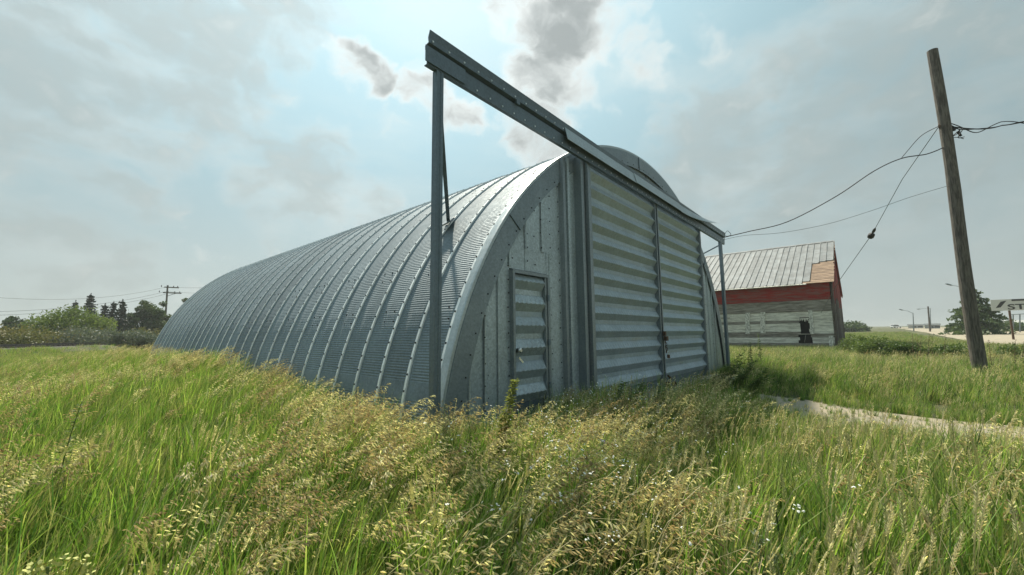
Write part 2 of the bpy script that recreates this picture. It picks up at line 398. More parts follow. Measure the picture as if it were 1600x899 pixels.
# ------------------------------------------------------------------ the quonset hut
XC, ZC, A, B = 6.702, -.656, 6.246, 5.948
Y0, P, NP = .135, .609, 30
TH0 = math.asin((-.05-ZC)/B)
hut = empty('quonset_hut', (XC, 9, 0), 'long galvanised steel quonset hut with arched roof and ribbed sliding doors', 'quonset hut')
def arc(th, off=0.):
    nx_, nz = cos(th)/A, sin(th)/B; l = hypot(nx_, nz)
    return XC - A*cos(th) - off*nx_/l, ZC + B*sin(th) + off*nz/l
NS = 96
ths = [TH0 + (pi-2*TH0)*i/NS for i in range(NS+1)]
arcl = [0.]
for i in range(NS):
    a, b_ = arc(ths[i]), arc(ths[i+1]); arcl.append(arcl[-1]+hypot(a[0]-b_[0], a[1]-b_[1]))
def arch_sheet(prof, name, material, thick=True):     # prof: list of (y, offset, u)
    me = bpy.data.meshes.new(name); v = []; f = []; uv = []
    n = len(prof)
    for i, th in enumerate(ths):
        for (y, off, u) in prof:
            x, z = arc(th, off); v.append((x-XC, y, z)); uv.append((u, arcl[i]))
    for i in range(NS):
        for k in range(n-1): f.append((i*n+k, (i+1)*n+k, (i+1)*n+k+1, i*n+k+1))
    me.from_pydata(v, [], f); me.materials.append(material)
    l = me.uv_layers.new(name='UVMap')
    for poly in me.polygons:
        for li, vi in zip(poly.loop_indices, poly.vertices): l.data[li].uv = uv[vi]
        poly.use_smooth = False
    return me
pm = arch_sheet([(.050, .004, .05), (.058, .000, .06), (.075, -.002, .075), (.12, .004, .12), (.33, .014, .33), (.55, .006, .55), (.585, .004, .585), (.604, .012, .604), (.611, .020, .611)], 'arch_panel', M['panel'])
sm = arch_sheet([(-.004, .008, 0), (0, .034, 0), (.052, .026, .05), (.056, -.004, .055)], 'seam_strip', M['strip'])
for i in range(NP):
    o = link('arch_panel', pm); o.parent = hut; o.location = (0, Y0+i*P-9, 0)
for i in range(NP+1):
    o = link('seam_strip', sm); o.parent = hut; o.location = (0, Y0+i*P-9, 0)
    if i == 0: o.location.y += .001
em = arch_sheet([(.012, -.05, 0), (0, .0, 0), (.0, .040, 0), (.03, .044, .03), (.134, .036, .13)], 'arch_edge_trim', M['edge'])
o = link('arch_edge_trim', em); o.parent = hut; o.location = (0, -9, 0)
# back wall
mb = MB(); YB = Y0+NP*P+.03
pts = [arc(th, -.03) for th in ths[::4]]
mb.face([(x, YB, z) for x, z in pts] ); mb.face([(x, YB-.03, z) for x, z in reversed(pts)])
mb.build('back_wall', M['wall'], hut)
# bolts of the seams: small dark hexagonal heads
mb = MB()
def bolt(mb, c, n, r=.011, h=.009):
    n = Vector(n).normalized(); c = Vector(c); x = n.cross(Vector((0, 1, .01))).normalized() if abs(n.y) < .9 else Vector((1, 0, 0)); y = n.cross(x); i = len(mb.v)
    for k in range(5):
        a = 2*pi*k/5; q = c + (x*cos(a)+y*sin(a))*r; mb.v.append(tuple(q+n*h))
    for k in range(5):
        a = 2*pi*k/5; q = c + (x*cos(a)+y*sin(a))*r*1.2; mb.v.append(tuple(q))
    mb.f.append(tuple(range(i, i+5))); mb.mi.append(mb.cur)
    for k in range(5): mb.f.append((i+k, i+5+k, i+5+(k+1) % 5, i+(k+1) % 5)); mb.mi.append(mb.cur)
for n in range(NP+1):
    off = .030
    s_ = .2
    i = 0
    step = .205
    while s_ < arcl[-1]*.56:
        while arcl[i+1] < s_: i += 1
        th = ths[i] + (ths[i+1]-ths[i])*(s_-arcl[i])/(arcl[i+1]-arcl[i])
        x, z = arc(th, off); x2, z2 = arc(th, off+1)
        bolt(mb, (x, Y0+n*P+(.027 if n else .03), z), (x2-x, 0, z2-z), .013 if n < 4 else .011)
        s_ += step
# splice bolts: groups of four
RR = random.Random(3)
for n in range(0, 26):
    for s0 in (1.55+.0*(n % 2), 4.6, 7.65):
        s0 += (.75 if n % 2 else 0)
        for ds in (0, .16):
            for u in (.14, .36) if ds == 0 else (.20, .42):
                s_ = s0+ds
                if s_ > arcl[-1]*.55: continue
                i = next(k for k in range(NS) if arcl[k+1] >= s_)
                th = ths[i] + (ths[i+1]-ths[i])*(s_-arcl[i])/(arcl[i+1]-arcl[i])
                x, z = arc(th, .010); x2, z2 = arc(th, 1)
                bolt(mb, (x, Y0+n*P+u, z), (x2-x, 0, z2-z), .012)
stuff(mb.build('seam_bolts', M['bolt'], hut, fix=False))
# ring flange facing forward
def ring(name, r_in, r_out, y0, y1, material, t0=TH0, t1=pi-TH0, n=64, parent=hut):
    mb = MB()
    for i in range(n+1):
        th = t0+(t1-t0)*i/n
        for off, y in ((r_out, y0), (r_in, y0), (r_in, y1), (r_out, y1)):
            x, z = arc(th, off); mb.v.append((x, y, z))
    for i in range(n):
        for k in range(4):
            a = i*4+k; b_ = i*4+(k+1) % 4; mb.f.append((a, b_, b_+4, a+4)); mb.mi.append(0)
    return mb.build(name, material, parent)
segs = [TH0, radians(37), radians(86), radians(135), pi-TH0]
for a, b_ in zip(segs, segs[1:]): ring('arch_flange', -.30, -.004, -.008, .006, M['ring'], a+.0015, b_-.0015, 26)
for th in segs[1:-1]:
    x, z = arc(th, -.29); x2, z2 = arc(th, .0); mb = MB().bar((x, -.012, z), (x2, -.012, z2), .02, .012); mb.build('flange_splice', M['steel'], hut)
# end wall sheets, each its own lapped sheet
def sheet(x0, x1, z0, z1, y, material=M['wall'], name='wall_sheet', n=10, off=-.06):
    mb = MB(); top = []
    for i in range(n+1):
        x = x0+(x1-x0)*i/n; k = 1-((x-XC)/(A+off))**2
        zt = ZC + (B+off)*sqrt(max(0, k)); top.append((x, min(zt, z1) if z1 else zt))
    top = [(x, z) for x, z in top if z > z0+.01]
    if len(top) < 2: return
    prof = [(top[0][0], z0)] + top + [(top[-1][0], z0)]
    mb.prism(prof, 'y', y, y+.008); return mb.build(name, material, hut)
YW = .045
sheet(.56, 1.27, -.05, None, YW, n=16); sheet(1.25, 1.74, -.05, 2.72, YW-.010); sheet(1.25, 1.76, 2.70, None, YW-.002); sheet(1.72, 2.10, 2.17, 2.68, YW-.014)
sheet(1.74, 2.12, 2.66, None, YW-.006); sheet(2.08, 2.64, 2.17, 2.52, YW-.020); sheet(2.08, 2.50, 2.50, None, YW-.012); sheet(2.46, 3.04, 2.48, None, YW-.018)
sheet(2.60, 3.04, -.05, 2.52, YW-.026)
sheet(3.03, 3.50, -.05, None, YW-.03)
sheet(3.50, 9.96, 4.2, None, YW); 
sheet(9.9, 10.95, -.05, None, YW); sheet(10.9, 11.6, -.05, None, YW-.01); sheet(11.55, 12.86, -.05, None, YW, n=20)
for x in (6.235, 8.3, 4.9): MB().box(x-.012, x+.012, YW-.006, YW-.001, 4.4, ZC+(B-.25)*sqrt(1-((x-XC)/A)**2)).build('sheet_joint', M['ring'], hut)
# raised vertical folds in the sheets
for x, w, z0, z1 in ((1.26, .03, -.05, 3.2), (1.74, .022, 2.2, 3.6), (2.10, .018, 2.5, 3.9), (2.53, .05, 2.5, 4.2), (2.68, .02, -.05, 2.5), (11.2, .03, 0, 3.5), (11.6, .03, 0, 2.9), (11.9, .03, 0, 2.5), (1.50, .02, 0, 2.7), (.98, .02, 0, 2.7)):
    k = ZC+(B-.3)*sqrt(1-((x-XC)/A)**2); z1 = min(z1, k)
    MB().prism([(x-w, YW-.03), (x-w*.4, YW-.040), (x+w*.4, YW-.040), (x+w, YW-.03)], 'z', z0, z1).build('sheet_fold', M['wall'], hut)
# channel between wall and jamb
MB().prism([(3.00, .03), (3.02, -.055), (3.085, -.055), (3.10, .03)], 'z', -.02, 4.18).build('wall_channel', M['steel2'], hut)
MB().prism([(3.165, .03), (3.175, -.04), (3.24, -.04), (3.25, .03)], 'z', -.02, 4.24).build('wall_channel', M['wall'], hut)
# wall bolts
mb = MB()
for x, z0, z1, st in ((1.24, .3, 3.0, .30), (1.28, .45, 3.0, .30), (1.69, .3, 2.7, .19), (1.78, 2.3, 3.4, .2), (2.12, 2.3, 3.8, .22), (2.47, 2.55, 4.0, .24), (2.70, .3, 4.1, .21), (2.95, .3, 4.1, .26), (.9, .3, 2.2, .42), (10.85, .3, 3.4, .3), (11.5, .3, 2.8, .3), (2.3, 2.3, 4.0, .4), (1.5, 2.1, 3.2, .35)):
    z = z0
    while z < z1:
        if z < ZC+(B-.3)*sqrt(1-((x-XC)/A)**2): bolt(mb, (x+RR.uniform(-.01, .01), YW-.030, z+RR.uniform(-.02, .02)), (0, -1, 0), .010, .008)
        z += st
for i in range(60):
    th = TH0 + .05 + i*.048
    if th > pi-TH0: break
    x, z = arc(th, -.24); bolt(mb, (x, -.010, z), (0, -1, 0), .010, .008)
stuff(mb.build('wall_bolts', M['bolt'], hut, fix=False))
# embossed round badge on the gable
bx, bz = 7.05, 4.93
mb = MB()
def ringv(mb, cx, cz, r, w, y0, y1, a0=0, a1=2*pi, n=28):
    for i in range(n):
        p0 = a0+(a1-a0)*i/n; p1 = a0+(a1-a0)*(i+1)/n
        for rr in (r-w,): pass
        q = [(cx+cos(a)*r_, cz+sin(a)*r_) for a, r_ in ((p0, r-w), (p0, r), (p1, r), (p1, r-w))]
        mb.prism(q, 'y', y0, y1)
ringv(mb, bx, bz, .30, .03, YW-.016, YW-.001)
for ax, az_, bx_, bz_ in ((-.19, .17, -.12, .05), (-.12, .05, -.05, .17), (-.05, .17, .02, .05), (.05, .17, .12, .05), (.19, .05, .19, .17), (.10, .11, .19, .11), (-.10, -.05, -.10, -.17), (-.10, -.05, .0, -.05), (0, -.05, 0, -.17), (.07, -.17, .07, -.05), (.07, -.05, .15, -.11), (.15, -.11, .07, -.17)):
    mb.bar((bx+ax, YW-.008, bz+az_), (bx+bx_, YW-.008, bz+bz_), .022, .014, Vector((0, 1, 0)))
mb.build('gable_badge', M['ring'], hut)

# ribbed door leaves
PITCHZ, ZT = .316, 4.13
def rib_profile(zc, y, top=None, bot=None, d=.075):
    # zc: crest edge; underside goes back to the face below, face rises above as a slope
    return [(y, zc-.115), (y-d, zc), (y-d*.96, zc+.012), (y-.012, zc+.115), (y, zc+.125), (y, zc+.201)]
def rib_sheet(x0, x1, zc, y, d=.075, lo=None, hi=None, scall=True):
    prof = rib_profile(zc, y, d=d)
    if lo is not None: prof = [(a, max(b_, lo)) for a, b_ in prof]
    if hi is not None: prof = [(a, min(b_, hi)) for a, b_ in prof]
    # crimped crest: the edge zigzags in and out along the length
    n = max(2, int((x1-x0)/.05)); mb = MB(); m = len(prof)
    for i in range(n+1):
        x = x0+(x1-x0)*i/n
        for k, (yy, z) in enumerate(prof):
            j = (.006 if i % 2 else -.006) if k in (1, 2) else 0
            mb.v.append((x, yy+(-.006 if (i % 2 and k in (1, 2)) else 0), z+j))
    for i in range(n):
        for k in range(m-1): a = i*m+k; mb.f.append((a, a+1, a+m+1, a+m)); mb.mi.append(0)
    # closing back so that it has body
    b0 = len(mb.v); mb.v += [(x0, y+.01, prof[0][1]), (x0, y+.01, prof[-1][1]), (x1, y+.01, prof[-1][1]), (x1, y+.01, prof[0][1])]
    mb.f.append((b0, b0+3, b0+2, b0+1)); mb.mi.append(0)
    mb.f.append(tuple(range(m)) + (b0+1, b0)); mb.f.append(tuple(n*m+k for k in range(m)) + (b0+2, b0+3)); mb.mi += [0, 0]
    return mb
YD = -.10
for (x0, x1, lbl) in ((3.665, 6.655, 'left ribbed sliding door leaf beside the small door'), (6.765, 9.985, 'right ribbed sliding door leaf with rusty hasp at its edge')):
    fr = MB()
    fr.box(x0, x1, YD+.012, YD+.03, .03, 4.36)
    leaf_o = fr.build('sliding_door', M['steel'], hut); leaf_o['label'] = lbl
    for k in range(13):
        zc = ZT - PITCHZ*k
        o = rib_sheet(x0+.004, x1-.004, zc, YD, lo=.03).build('door_rib', M['door'], leaf_o)
    # flat band under the track with one fold
    mb = MB().prism([(YD, 4.332), (YD, 4.37), (YD+.01, 4.37), (YD+.01, 4.332)], 'x', x0+.004, x1-.004); mb.build('top_band', M['door'], leaf_o)
    MB().prism([(YD+.006, .03), (YD-.012, .03), (YD-.012, .215), (YD+.006, .215)], 'x', x0+.004, x1-.004).build('bottom_band', M['door'], leaf_o) if False else None
    for xa, xb in ((x0-.012, x0+.03), (x1-.03, x1+.012)):
        MB().box(xa, xb, YD-.095, YD+.011, .02, 4.34).build('door_stile', M['steel2'], leaf_o)
MB().box(6.672, 6.748, YD-.045, YD+.02, .03, 4.34).build('centre_gap_cover', M['steel'], hut)
# jambs
MB().prism([(3.47, .04), (3.47, -.13), (3.50, -.15), (3.535, -.15), (3.54, -.10), (3.575, -.10), (3.58, -.205), (3.648, -.205), (3.648, .04)], 'z', 0, 4.34).build('door_jamb', M['steel2'], hut)
MB().prism([(10.002, .04), (10.002, -.205), (10.05, -.205), (10.06, -.09), (10.40, -.08), (10.44, .04)], 'z', 0, 4.22).build('door_jamb', M['steel2'], hut)

# overhead track with its posts and braces
YT = -.26
tp = [(-.20, 4.215), (-.255, 4.215), (-.262, 4.40), (-.225, 4.412), (-.222, 4.445), (-.285, 4.46), (-.285, 4.515), (-.302, 4.60), (-.292, 4.603), (-.262, 4.525), (-.272, 4.468), (-.210, 4.452), (-.212, 4.405), (-.248, 4.393), (-.242, 4.223), (-.20, 4.223)]
X1B = 12.60
tr = MB().prism(tp, 'x', .07, X1B).build('door_track', M['steel'], hut)
MB().prism([(-.263, 4.235), (-.275, 4.235), (-.275, 4.42), (-.263, 4.42)], 'x', .035, .62).build('splice_plate', M['steel'], tr)
mb = MB()
x = .12
while x < 12.5:
    bolt(mb, (x, -.262, 4.255), (0, -1, 0), .011, .008); bolt(mb, (x, -.287, 4.49), (0, -1, 0), .011, .008); x += .235
stuff(mb.build('track_bolts', M['boltl'], tr, fix=False))
for x in (1.55, 3.05, 4.7, 7.0): MB().box(x, x+.07, -.30, -.262, 4.40, 4.46).build('roller_bracket', M['steel'], tr)
def hpost(x0, zt=4.222, w=.098):
    mb = MB(); mb.prism([(x0, -.255), (x0+w*.35, -.255), (x0+w*.41, -.247), (x0+w*.59, -.247), (x0+w*.65, -.255), (x0+w, -.255), (x0+w, -.18), (x0, -.18)], 'z', -.15, zt)
    o = mb.build('track_post', M['steel'], hut); return o
hpost(.205); hpost(12.06, w=.19)
MB().bar((.28, -.20, 3.98), (1.74, 1.34, 3.09), .055, .04).build('post_brace', M['steel'], hut)
MB().bar((12.12, -.19, 4.12), (11.52, 1.34, 3.30), .05, .035).build('post_brace', M['steel'], hut)
MB().bar((1.58, 1.24, 2.99), (1.88, 1.47, 3.18), .20, .02, Vector((-.7, 0, .7))).build('brace_foot', M['steel'], hut)
# pale flashing hood over the doors, in lapped lengths, the last one lifted by the wind
def hood(x0, x1, ya, za, yb, zb, ya2=None, za2=None, yb2=None, zb2=None, n=8, wob=.006):
    mb = MB()
    ya2 = ya if ya2 is None else ya2; za2 = za if za2 is None else za2; yb2 = yb if yb2 is None else yb2; zb2 = zb if zb2 is None else zb2
    for i in range(n+1):
        u = i/n; x = x0+(x1-x0)*u; e = u*u; w = RR.uniform(-wob, wob)
        a = (x, ya+(ya2-ya)*e, za+(za2-za)*e); b_ = (x, yb+(yb2-yb)*e+w, zb+(zb2-zb)*e+w)
        mb.v += [a, b_, (b_[0], b_[1]+.004, b_[2]-.004), (a[0], a[1]+.004, a[2]-.004)]
    for i in range(n):
        for k in range(4): p0 = i*4+k; q0 = i*4+(k+1) % 4; mb.f.append((p0, q0, q0+4, p0+4)); mb.mi.append(0)
    mb.f.append((0, 1, 2, 3)); mb.f.append(tuple(n*4+k for k in (3, 2, 1, 0))); mb.mi += [0, 0]
    return mb.build('flashing_sheet', M['hood'], hut)
hood(2.75, 5.35, -.292, 4.53, -.345, 4.315); hood(5.30, 8.05, -.298, 4.54, -.352, 4.325, wob=.004)
hood(8.0, 10.62, -.292, 4.53, -.345, 4.32, -.38, 4.60, -.56, 4.50, n=12)

# small door
dr = MB()
x0, x1, zb, zt = 1.785, 2.555, .12, 2.10
dr.box(x0, x1, .042, .05, zb, zt)
md = dr.build('man_door', M['steel'], hut)
for k in range(7):
    zc = 2.005 - .316*k
    if zc < .2: break
    rib_sheet(x0+.005, x1-.06, zc, .035, d=.06, lo=zb, hi=2.095).build('door_rib', M['wall'] if k % 2 else M['door'], md)
MB().box(x1-.055, x1-.005, -.02, .034, zb, zt).build('door_stile', M['steel2'], md)
for a in ((x0-.045, x0, .0, zt+.05), (x1, x1+.045, .0, zt+.05)): MB().box(a[0], a[1], -.035, .06, 0, a[3]).build('door_frame', M['steel2'], hut)
MB().box(x0+.001, x1-.001, -.035, .06, zt+.004, zt+.05).build('door_frame', M['steel2'], hut)
MB().box(x0+.001, x1-.001, -.03, .06, 0, zb-.006).build('door_sill', M['steel2'], hut)
kb = MB(); c0 = Vector((1.84, -.06, 1.03))
kb.tube([(1.84, .03, 1.03), (1.84, -.035, 1.03)], .018, 10).tube([(1.84, -.03, 1.03), (1.84, -.045, 1.03), (1.84, -.075, 1.03), (1.84, -.085, 1.03)], [.02, .036, .036, .02], 12)
kb.build('door_knob', M['chrome'], md)
MB().bar((1.845, -.03, .93), (1.93, -.03, .86), .022, .03).build('latch', M['chrome'], md)
MB().box(1.80, 1.93, -.035, -.028, 1.0, 1.055).build('hasp', M['bolt'], md)
for z in (1.75, 1.08, .45): MB().box(x1-.015, x1+.03, -.045, -.030, z, z+.09).build('hinge', M['steel'], md)

# padlock and chain hanging on the door meeting edge
pl = empty('padlock_and_chain', (6.71, -.24, 1.02), 'rusty padlock and chain hanging where the two ribbed sliding doors meet', 'padlock')
def loop(c, rx, rz, tilt, r=.008, n=12):
    pts = []
    for k in range(n+1):
        a = 2*pi*k/n; u = Vector((cos(a)*rx, 0, sin(a)*rz)); u.rotate(Matrix.Rotation(tilt, 3, 'Z')); pts.append(Vector(c)+u)
    return pts
for k in range(7):
    MB().tube(loop((6.71+.012*(k % 2)+.01*k, -.235-.01*(k % 2), 1.16-.055*k), .018, .036, (k % 2)*1.4), .007, 6, caps=False).build('chain_link', M['rust'], pl)
MB().box(6.68, 6.79, -.29, -.225, 1.07, 1.17).build('hasp_box', M['rust'], pl)
MB().tube(loop((6.79, -.27, .78), .028, .045, 0), .008, 6, caps=False).build('shackle', M['chrome'], pl)
MB().box(6.755, 6.83, -.29, -.25, .68, .76).build('padlock_body', M['rust'], pl)
MB().box(6.69, 6.76, -.26, -.20, 1.18, 1.28).build('hasp_plate', M['rust'], pl)
# foot bolts of the doors
gd = empty('door_guide', (6.85, -.25, .04), 'dark iron floor guide and stone lying at the foot of the meeting doors', 'door guide')
MB().box(6.72, 6.80, -.27, -.20, .036, .16).build('bracket', M['rust'], gd)
MB().tube([(6.98, -.30, .10), (7.06, -.27, .10)], .055, 10).build('roller', M['rust'], gd)
MB().bar((6.78, -.24, .30), (6.90, -.26, .22), .04, .03).build('lever', M['rust'], gd)

# ------------------------------------------------------------------ barn
BX, BY, BH, BHW, BRISE, BLEN = 31.07, -2.09, 4.54, 7.26, 3.77, 19.0
barn = empty('old_barn', (BX+BHW, BY+BLEN/2, 0), 'derelict wooden barn with red and white peeling boards under a pale metal roof', 'barn')
def zy(px, py): q = on_x(px, py, BX); return q.y, q.z
hy0, hz0 = zy(1269, 533); hy1, hz1 = zy(1247, 500)     # the hole in the wall
MB().box(BX+.12, BX+.14, BY+.1, BY+BLEN-.1, .0, BH-.05).build('interior_shade_sheet', M['hole'], barn)  # black sheet behind the boards, painted as the unlit barn inside
rows = []; z = -.3
row_h = .19
while z < BH-.01:
    z2 = min(z+row_h, BH); zm = (z+z2)/2
    mt = M['red'] if zm > 3.25 else (M['grey'] if zm > 2.62 else M['white'])
    lap = .02*(1 if zm < 1.06 else 0)
    cuts = [BY] + sorted(BY + RR.uniform(1.5, BLEN-1) for _ in range(2)) + [BY+BLEN]
    if 2.62 > zm and z2 > hz0 and z < hz1:          # broken round the hole
        e0, e1 = min(hy0, hy1)+RR.uniform(-.12, .12), max(hy0, hy1)+RR.uniform(-.12, .12)
        spans = [(BY, e0), (e1, BY+9.2+RR.uniform(-.5, .5))]; spans.append((spans[1][1], BY+BLEN))
    else: spans = list(zip(cuts, cuts[1:]))
    for a, b_ in spans:
        tilt = RR.uniform(-.008, .008)
        mb = MB().prism([(BX-.030-lap+RR.uniform(-.006, .006), z+.004), (BX-.012-lap, z2-.003), (BX+.02-lap, z2-.003), (BX+.01-lap, z+.004)], 'y', a+.006, b_-.006)
        m2 = mt
        if mt is M['red'] and (RR.random() < .2 or (a+b_)/2 < BY+7): m2 = M['redworn']
        if mt is M['white'] and RR.random() < .2: m2 = M['grey']
        mb.build('wall_board', m2, barn)
    z = z2
# jagged splinters above the hole
for k in range(7):
    y = min(hy0, hy1)+ (abs(hy1-hy0))*(k+.5)/7
    MB().prism([(y-.05, hz1+.1), (y+.05, hz1+.1), (y+RR.uniform(-.03, .03), hz1-RR.uniform(.02, .2))], 'x', BX-.045, BX-.02).build('splinter', M['white'], barn)
MB().bar((BX-.06, max(hy0, hy1)-.25, hz0-.1), (BX-.05, min(hy0, hy1)+.3, hz0+.45), .04, .02).build('loose_lath', M['grey'], barn)
def trimb(pxa, pya, pxb, pyb, w):
    ya, za = zy(pxa, pya); yb, zb2 = zy(pxb, pyb); MB().bar((BX-.055, ya, za), (BX-.055, yb, zb2), .03, w, Vector((0, 1, 0))).build('trim_board', M['trim'], barn)
trimb(1168, 489, 1168.5, 522, .30); trimb(1192, 488, 1192.5, 521, .30); trimb(1266, 485, 1270, 522, .22)
trimb(1298.5, 525, 1299.5, 548, .22)
for z, a, b_ in ((1.06, BY, BY+BLEN), (2.62, BY, BY+BLEN), (3.25, BY+2, BY+BLEN)): MB().box(BX-.055, BX-.032, a, b_, z-.03, z+.03).build('batten', M['grey'], barn)
MB().box(BX-.06, BX-.03, BY+6, BY+9, 2.25, 2.31).build('batten', M['grey'], barn)
# gable end
n = 26
for i in range(n):
    xa = BX+2*BHW*i/n; xb = BX+2*BHW*(i+1)/n; 
    za = BH+BRISE*(1-abs(xa-BX-BHW)/BHW); zb2 = BH+BRISE*(1-abs(xb-BX-BHW)/BHW)
    split = 3.4+RR.uniform(-.4, .4); g = .012; d = RR.uniform(0, .03)
    MB().prism([(xa+g, -.2), (xb-g, -.2), (xb-g, split), (xa+g, split)], 'y', BY-.05-d, BY-.01).build('gable_board', M['char'] if i % 3 else M['grey'], barn)
    MB().prism([(xa+g, split+.01), (xb-g, split+.01), (xb-g, zb2-.02), (xa+g, za-.02)], 'y', BY-.045-d, BY-.01).build('gable_board', M['red'] if i % 4 else M['char'], barn)
MB().box(BX-.08, BX+.22, BY-.12, BY-.055, -.2, BH+.02).build('corner_board', M['char'], barn)
MB().box(BX+.01, BX+2*BHW, BY+.02, BY+.06, -.2, BH).build('interior_shade_sheet', M['hole'], barn)  # same black sheet for interior shade, behind the gable boards
MB().box(BX+2*BHW-.02, BX+2*BHW+.04, BY, BY+BLEN, -.2, BH).build('rear_wall', M['grey'], barn)
MB().prism([(BX, -.2), (BX+2*BHW, -.2), (BX+2*BHW, BH), (BX+BHW, BH+BRISE), (BX, BH)], 'y', BY+BLEN-.06, BY+BLEN).build('rear_gable', M['char'], barn)
# roof: deck boards, then one sheet of metal per strip
def slope(u, lift=0.):          # u 0 at the eave, 1 at the ridge
    ex, ez = BX-.30, BH-.155; rx, rz = BX+BHW, BH+BRISE; l = hypot(rx-ex, rz-ez)
    return ex+(rx-ex)*u - (rz-ez)/l*lift, ez+(rz-ez)*u + (rx-ex)/l*lift
for k in range(30):
    a, b_ = slope(k/30+.002), slope((k+1)/30-.002); a2, b2 = slope(k/30+.002, .03), slope((k+1)/30-.002, .03+RR.uniform(-.006, .006))
    MB().prism([a, b_, b2, a2], 'y', BY-.22+RR.uniform(-.05, .03), BY+1.5).build('roof_board', M['rawroof'], barn)
a, b_ = slope(0), slope(1); a2, b2 = slope(0, .028), slope(1, .028)
MB().prism([a, b_, b2, a2], 'y', BY+1.52, BY+BLEN+.2).build('roof_deck', M['rawroof'], barn)
mx = 2*(BX+BHW)
MB().prism([(mx-q[0], q[1]) for q in (a, b_, b2, a2)], 'y', BY-.2, BY+BLEN+.2).build('rear_roof_slope', M['barnroof'], barn)
sw = .41; y = BY-.2; k = 0
while y < BY+BLEN+.1:
    u0 = [.47, .46, .43][k] if k < 3 else (.04 if k == 3 else RR.uniform(-.004, .004))
    wv = RR.uniform(-.006, .006)
    mb = MB(); nseg = 8
    prof = [(0, .040), (.0, .085), (.03, .085), (.05, .046), (sw*.5, .044), (sw-.012, .046)]
    for i in range(nseg+1):
        u = u0+(1.004-u0)*i/nseg
        for (dy, lf) in prof:
            x_, z_ = slope(u, lf+RR.uniform(-.004, .006)+(.03*(1-i/nseg)**8 if k < 3 else 0)); mb.v.append((x_, y+dy+wv*i/nseg, z_))
    m = len(prof)
    for i in range(nseg):
        for j in range(m-1): q = i*m+j; mb.f.append((q, q+1, q+m+1, q+m)); mb.mi.append(0)
    mb.build('roof_sheet', M['barnroof'], barn, fix=False)
    y += sw; k += 1
x_, z_ = slope(1, .09)
MB().prism([(x_-.16, z_-.085), (x_, z_+.02), (x_+.16, z_-.085), (x_, z_-.01)], 'y', BY-.22, BY+BLEN+.2).build('ridge_cap', M['barnroof'], barn)
MB().prism([slope(-.012, -.02), slope(.0, -.02), slope(.0, .03), slope(-.012, .03)], 'y', BY+1.2, BY+BLEN).build('eave_board', M['trim'], barn)
for q in (slope(0, 0),): MB().prism([slope(0, -.16), slope(.995, -.16), slope(.995, -.003), slope(0, -.003)], 'y', BY-.16, BY-.10).build('barge_board', M['char'], barn)
MB().prism([(mx-q[0], q[1]) for q in (slope(0, -.16), slope(.995, -.16), slope(.995, -.003), slope(0, -.003))], 'y', BY-.16, BY-.10).build('barge_board', M['red'], barn)

# ------------------------------------------------------------------ wooden utility pole with its wires
pb = on_ground(1534, 592); DP = hypot(pb.x-CAM.x, pb.y-CAM.y)
ptop = at(1457.5, 80, DP*1.0)
pole = empty('utility_pole', pb, 'tall weathered bare wooden utility pole leaning left in the roadside grass', 'utility pole')
pv = ptop-pb
mb = MB(); N = 14
def pole_pt(u): return pb + pv*u + Vector((.035*sin(u*5), .02*sin(u*7), 0))
mb.tube([pole_pt(-.05+1.05*i/N) for i in range(N+1)], [.150-.032*i/N+RR.uniform(-.003, .003) for i in range(N+1)], 16)
mb.build('pole_shaft', M['pole'], pole, smooth=False)
ur = Vector((cr.x, cr.y, 0)).normalized()
def pole_u(py):      # height fraction of the pole at an image row
    lo, hi = 0., 1.
    for _ in range(30):
        mid = (lo+hi)/2; q = pole_pt(mid)-CAM; yy = 449.5-FPX*q.dot(cu)/q.dot(fw)
        if yy > py: lo = mid
        else: hi = mid
    return lo
ph = pole_pt(pole_u(197))
MB().tube(loop(ph-ur*.17, .05, .05, 0), .012, 6, caps=False).build('eye_bolt', M['rust'], pole)
MB().bar(ph-ur*.16, ph+ur*.2, .02).build('through_bolt', M['rust'], pole)
MB().tube([ph+ur*.22-Vector((0, 0, .05)), ph+ur*.22-Vector((0, 0, .14))], [.035, .045], 10).build('insulator', M['cable'], pole)
MB().tube([ph+ur*.32-Vector((0, 0, .16)), ph+ur*.40-Vector((0, 0, .30))], [.03, .03], 8).build('insulator', M['cable'], pole)
def sag(a, b_, s, n=24):
    a, b_ = Vector(a), Vector(b_); return [a.lerp(b_, i/n) - Vector((0, 0, s*4*(i/n)*(1-i/n))) for i in range(n+1)]
hutend = Vector((12.66, -.22, 4.48))
pA = ph-ur*.16
def wire(name, pts, r, material, label, cat, group=None):
    o = MB().tube(pts, r, 6).build(name, material, None, fix=False); return tag(o, label, cat, group)
pB = pole_pt(pole_u(230))
def through(pixels, P0, P1, n=40):     # smooth curve between two real points that follows the photographed sag
    # distances run linearly from P0 to P1; the sag heights come from the listed rows
    D0 = hypot(P0.x-CAM.x, P0.y-CAM.y); D1 = hypot(P1.x-CAM.x, P1.y-CAM.y)
    out = [P0]; m = len(pixels)
    for i, (px, py) in enumerate(pixels): out.append(at(px, py, D0+(D1-D0)*(i+1)/(m+1)))
    out.append(P1); res = []
    for i in range(len(out)-1):
        p0, p1, p2, p3 = out[max(i-1, 0)], out[i], out[i+1], out[min(i+2, len(out)-1)]
        for k in range(6):
            u = k/6; res.append(.5*((2*p1)+(p2-p0)*u+(2*p0-5*p1+4*p2-p3)*u*u+(3*p1-p0-3*p2+p3)*u**3))
    res.append(P1); return res
endR = pole_pt(pole_u(228))+ur*.16
wire('service_cable', through([(1448, 241), (1408, 248), (1365, 268), (1305, 308), (1230, 347), (1170, 362)], pB-ur*.1, hutend), .014, M['cable'], 'thick black service cable sagging from the pole to the end of the door track', 'cable')
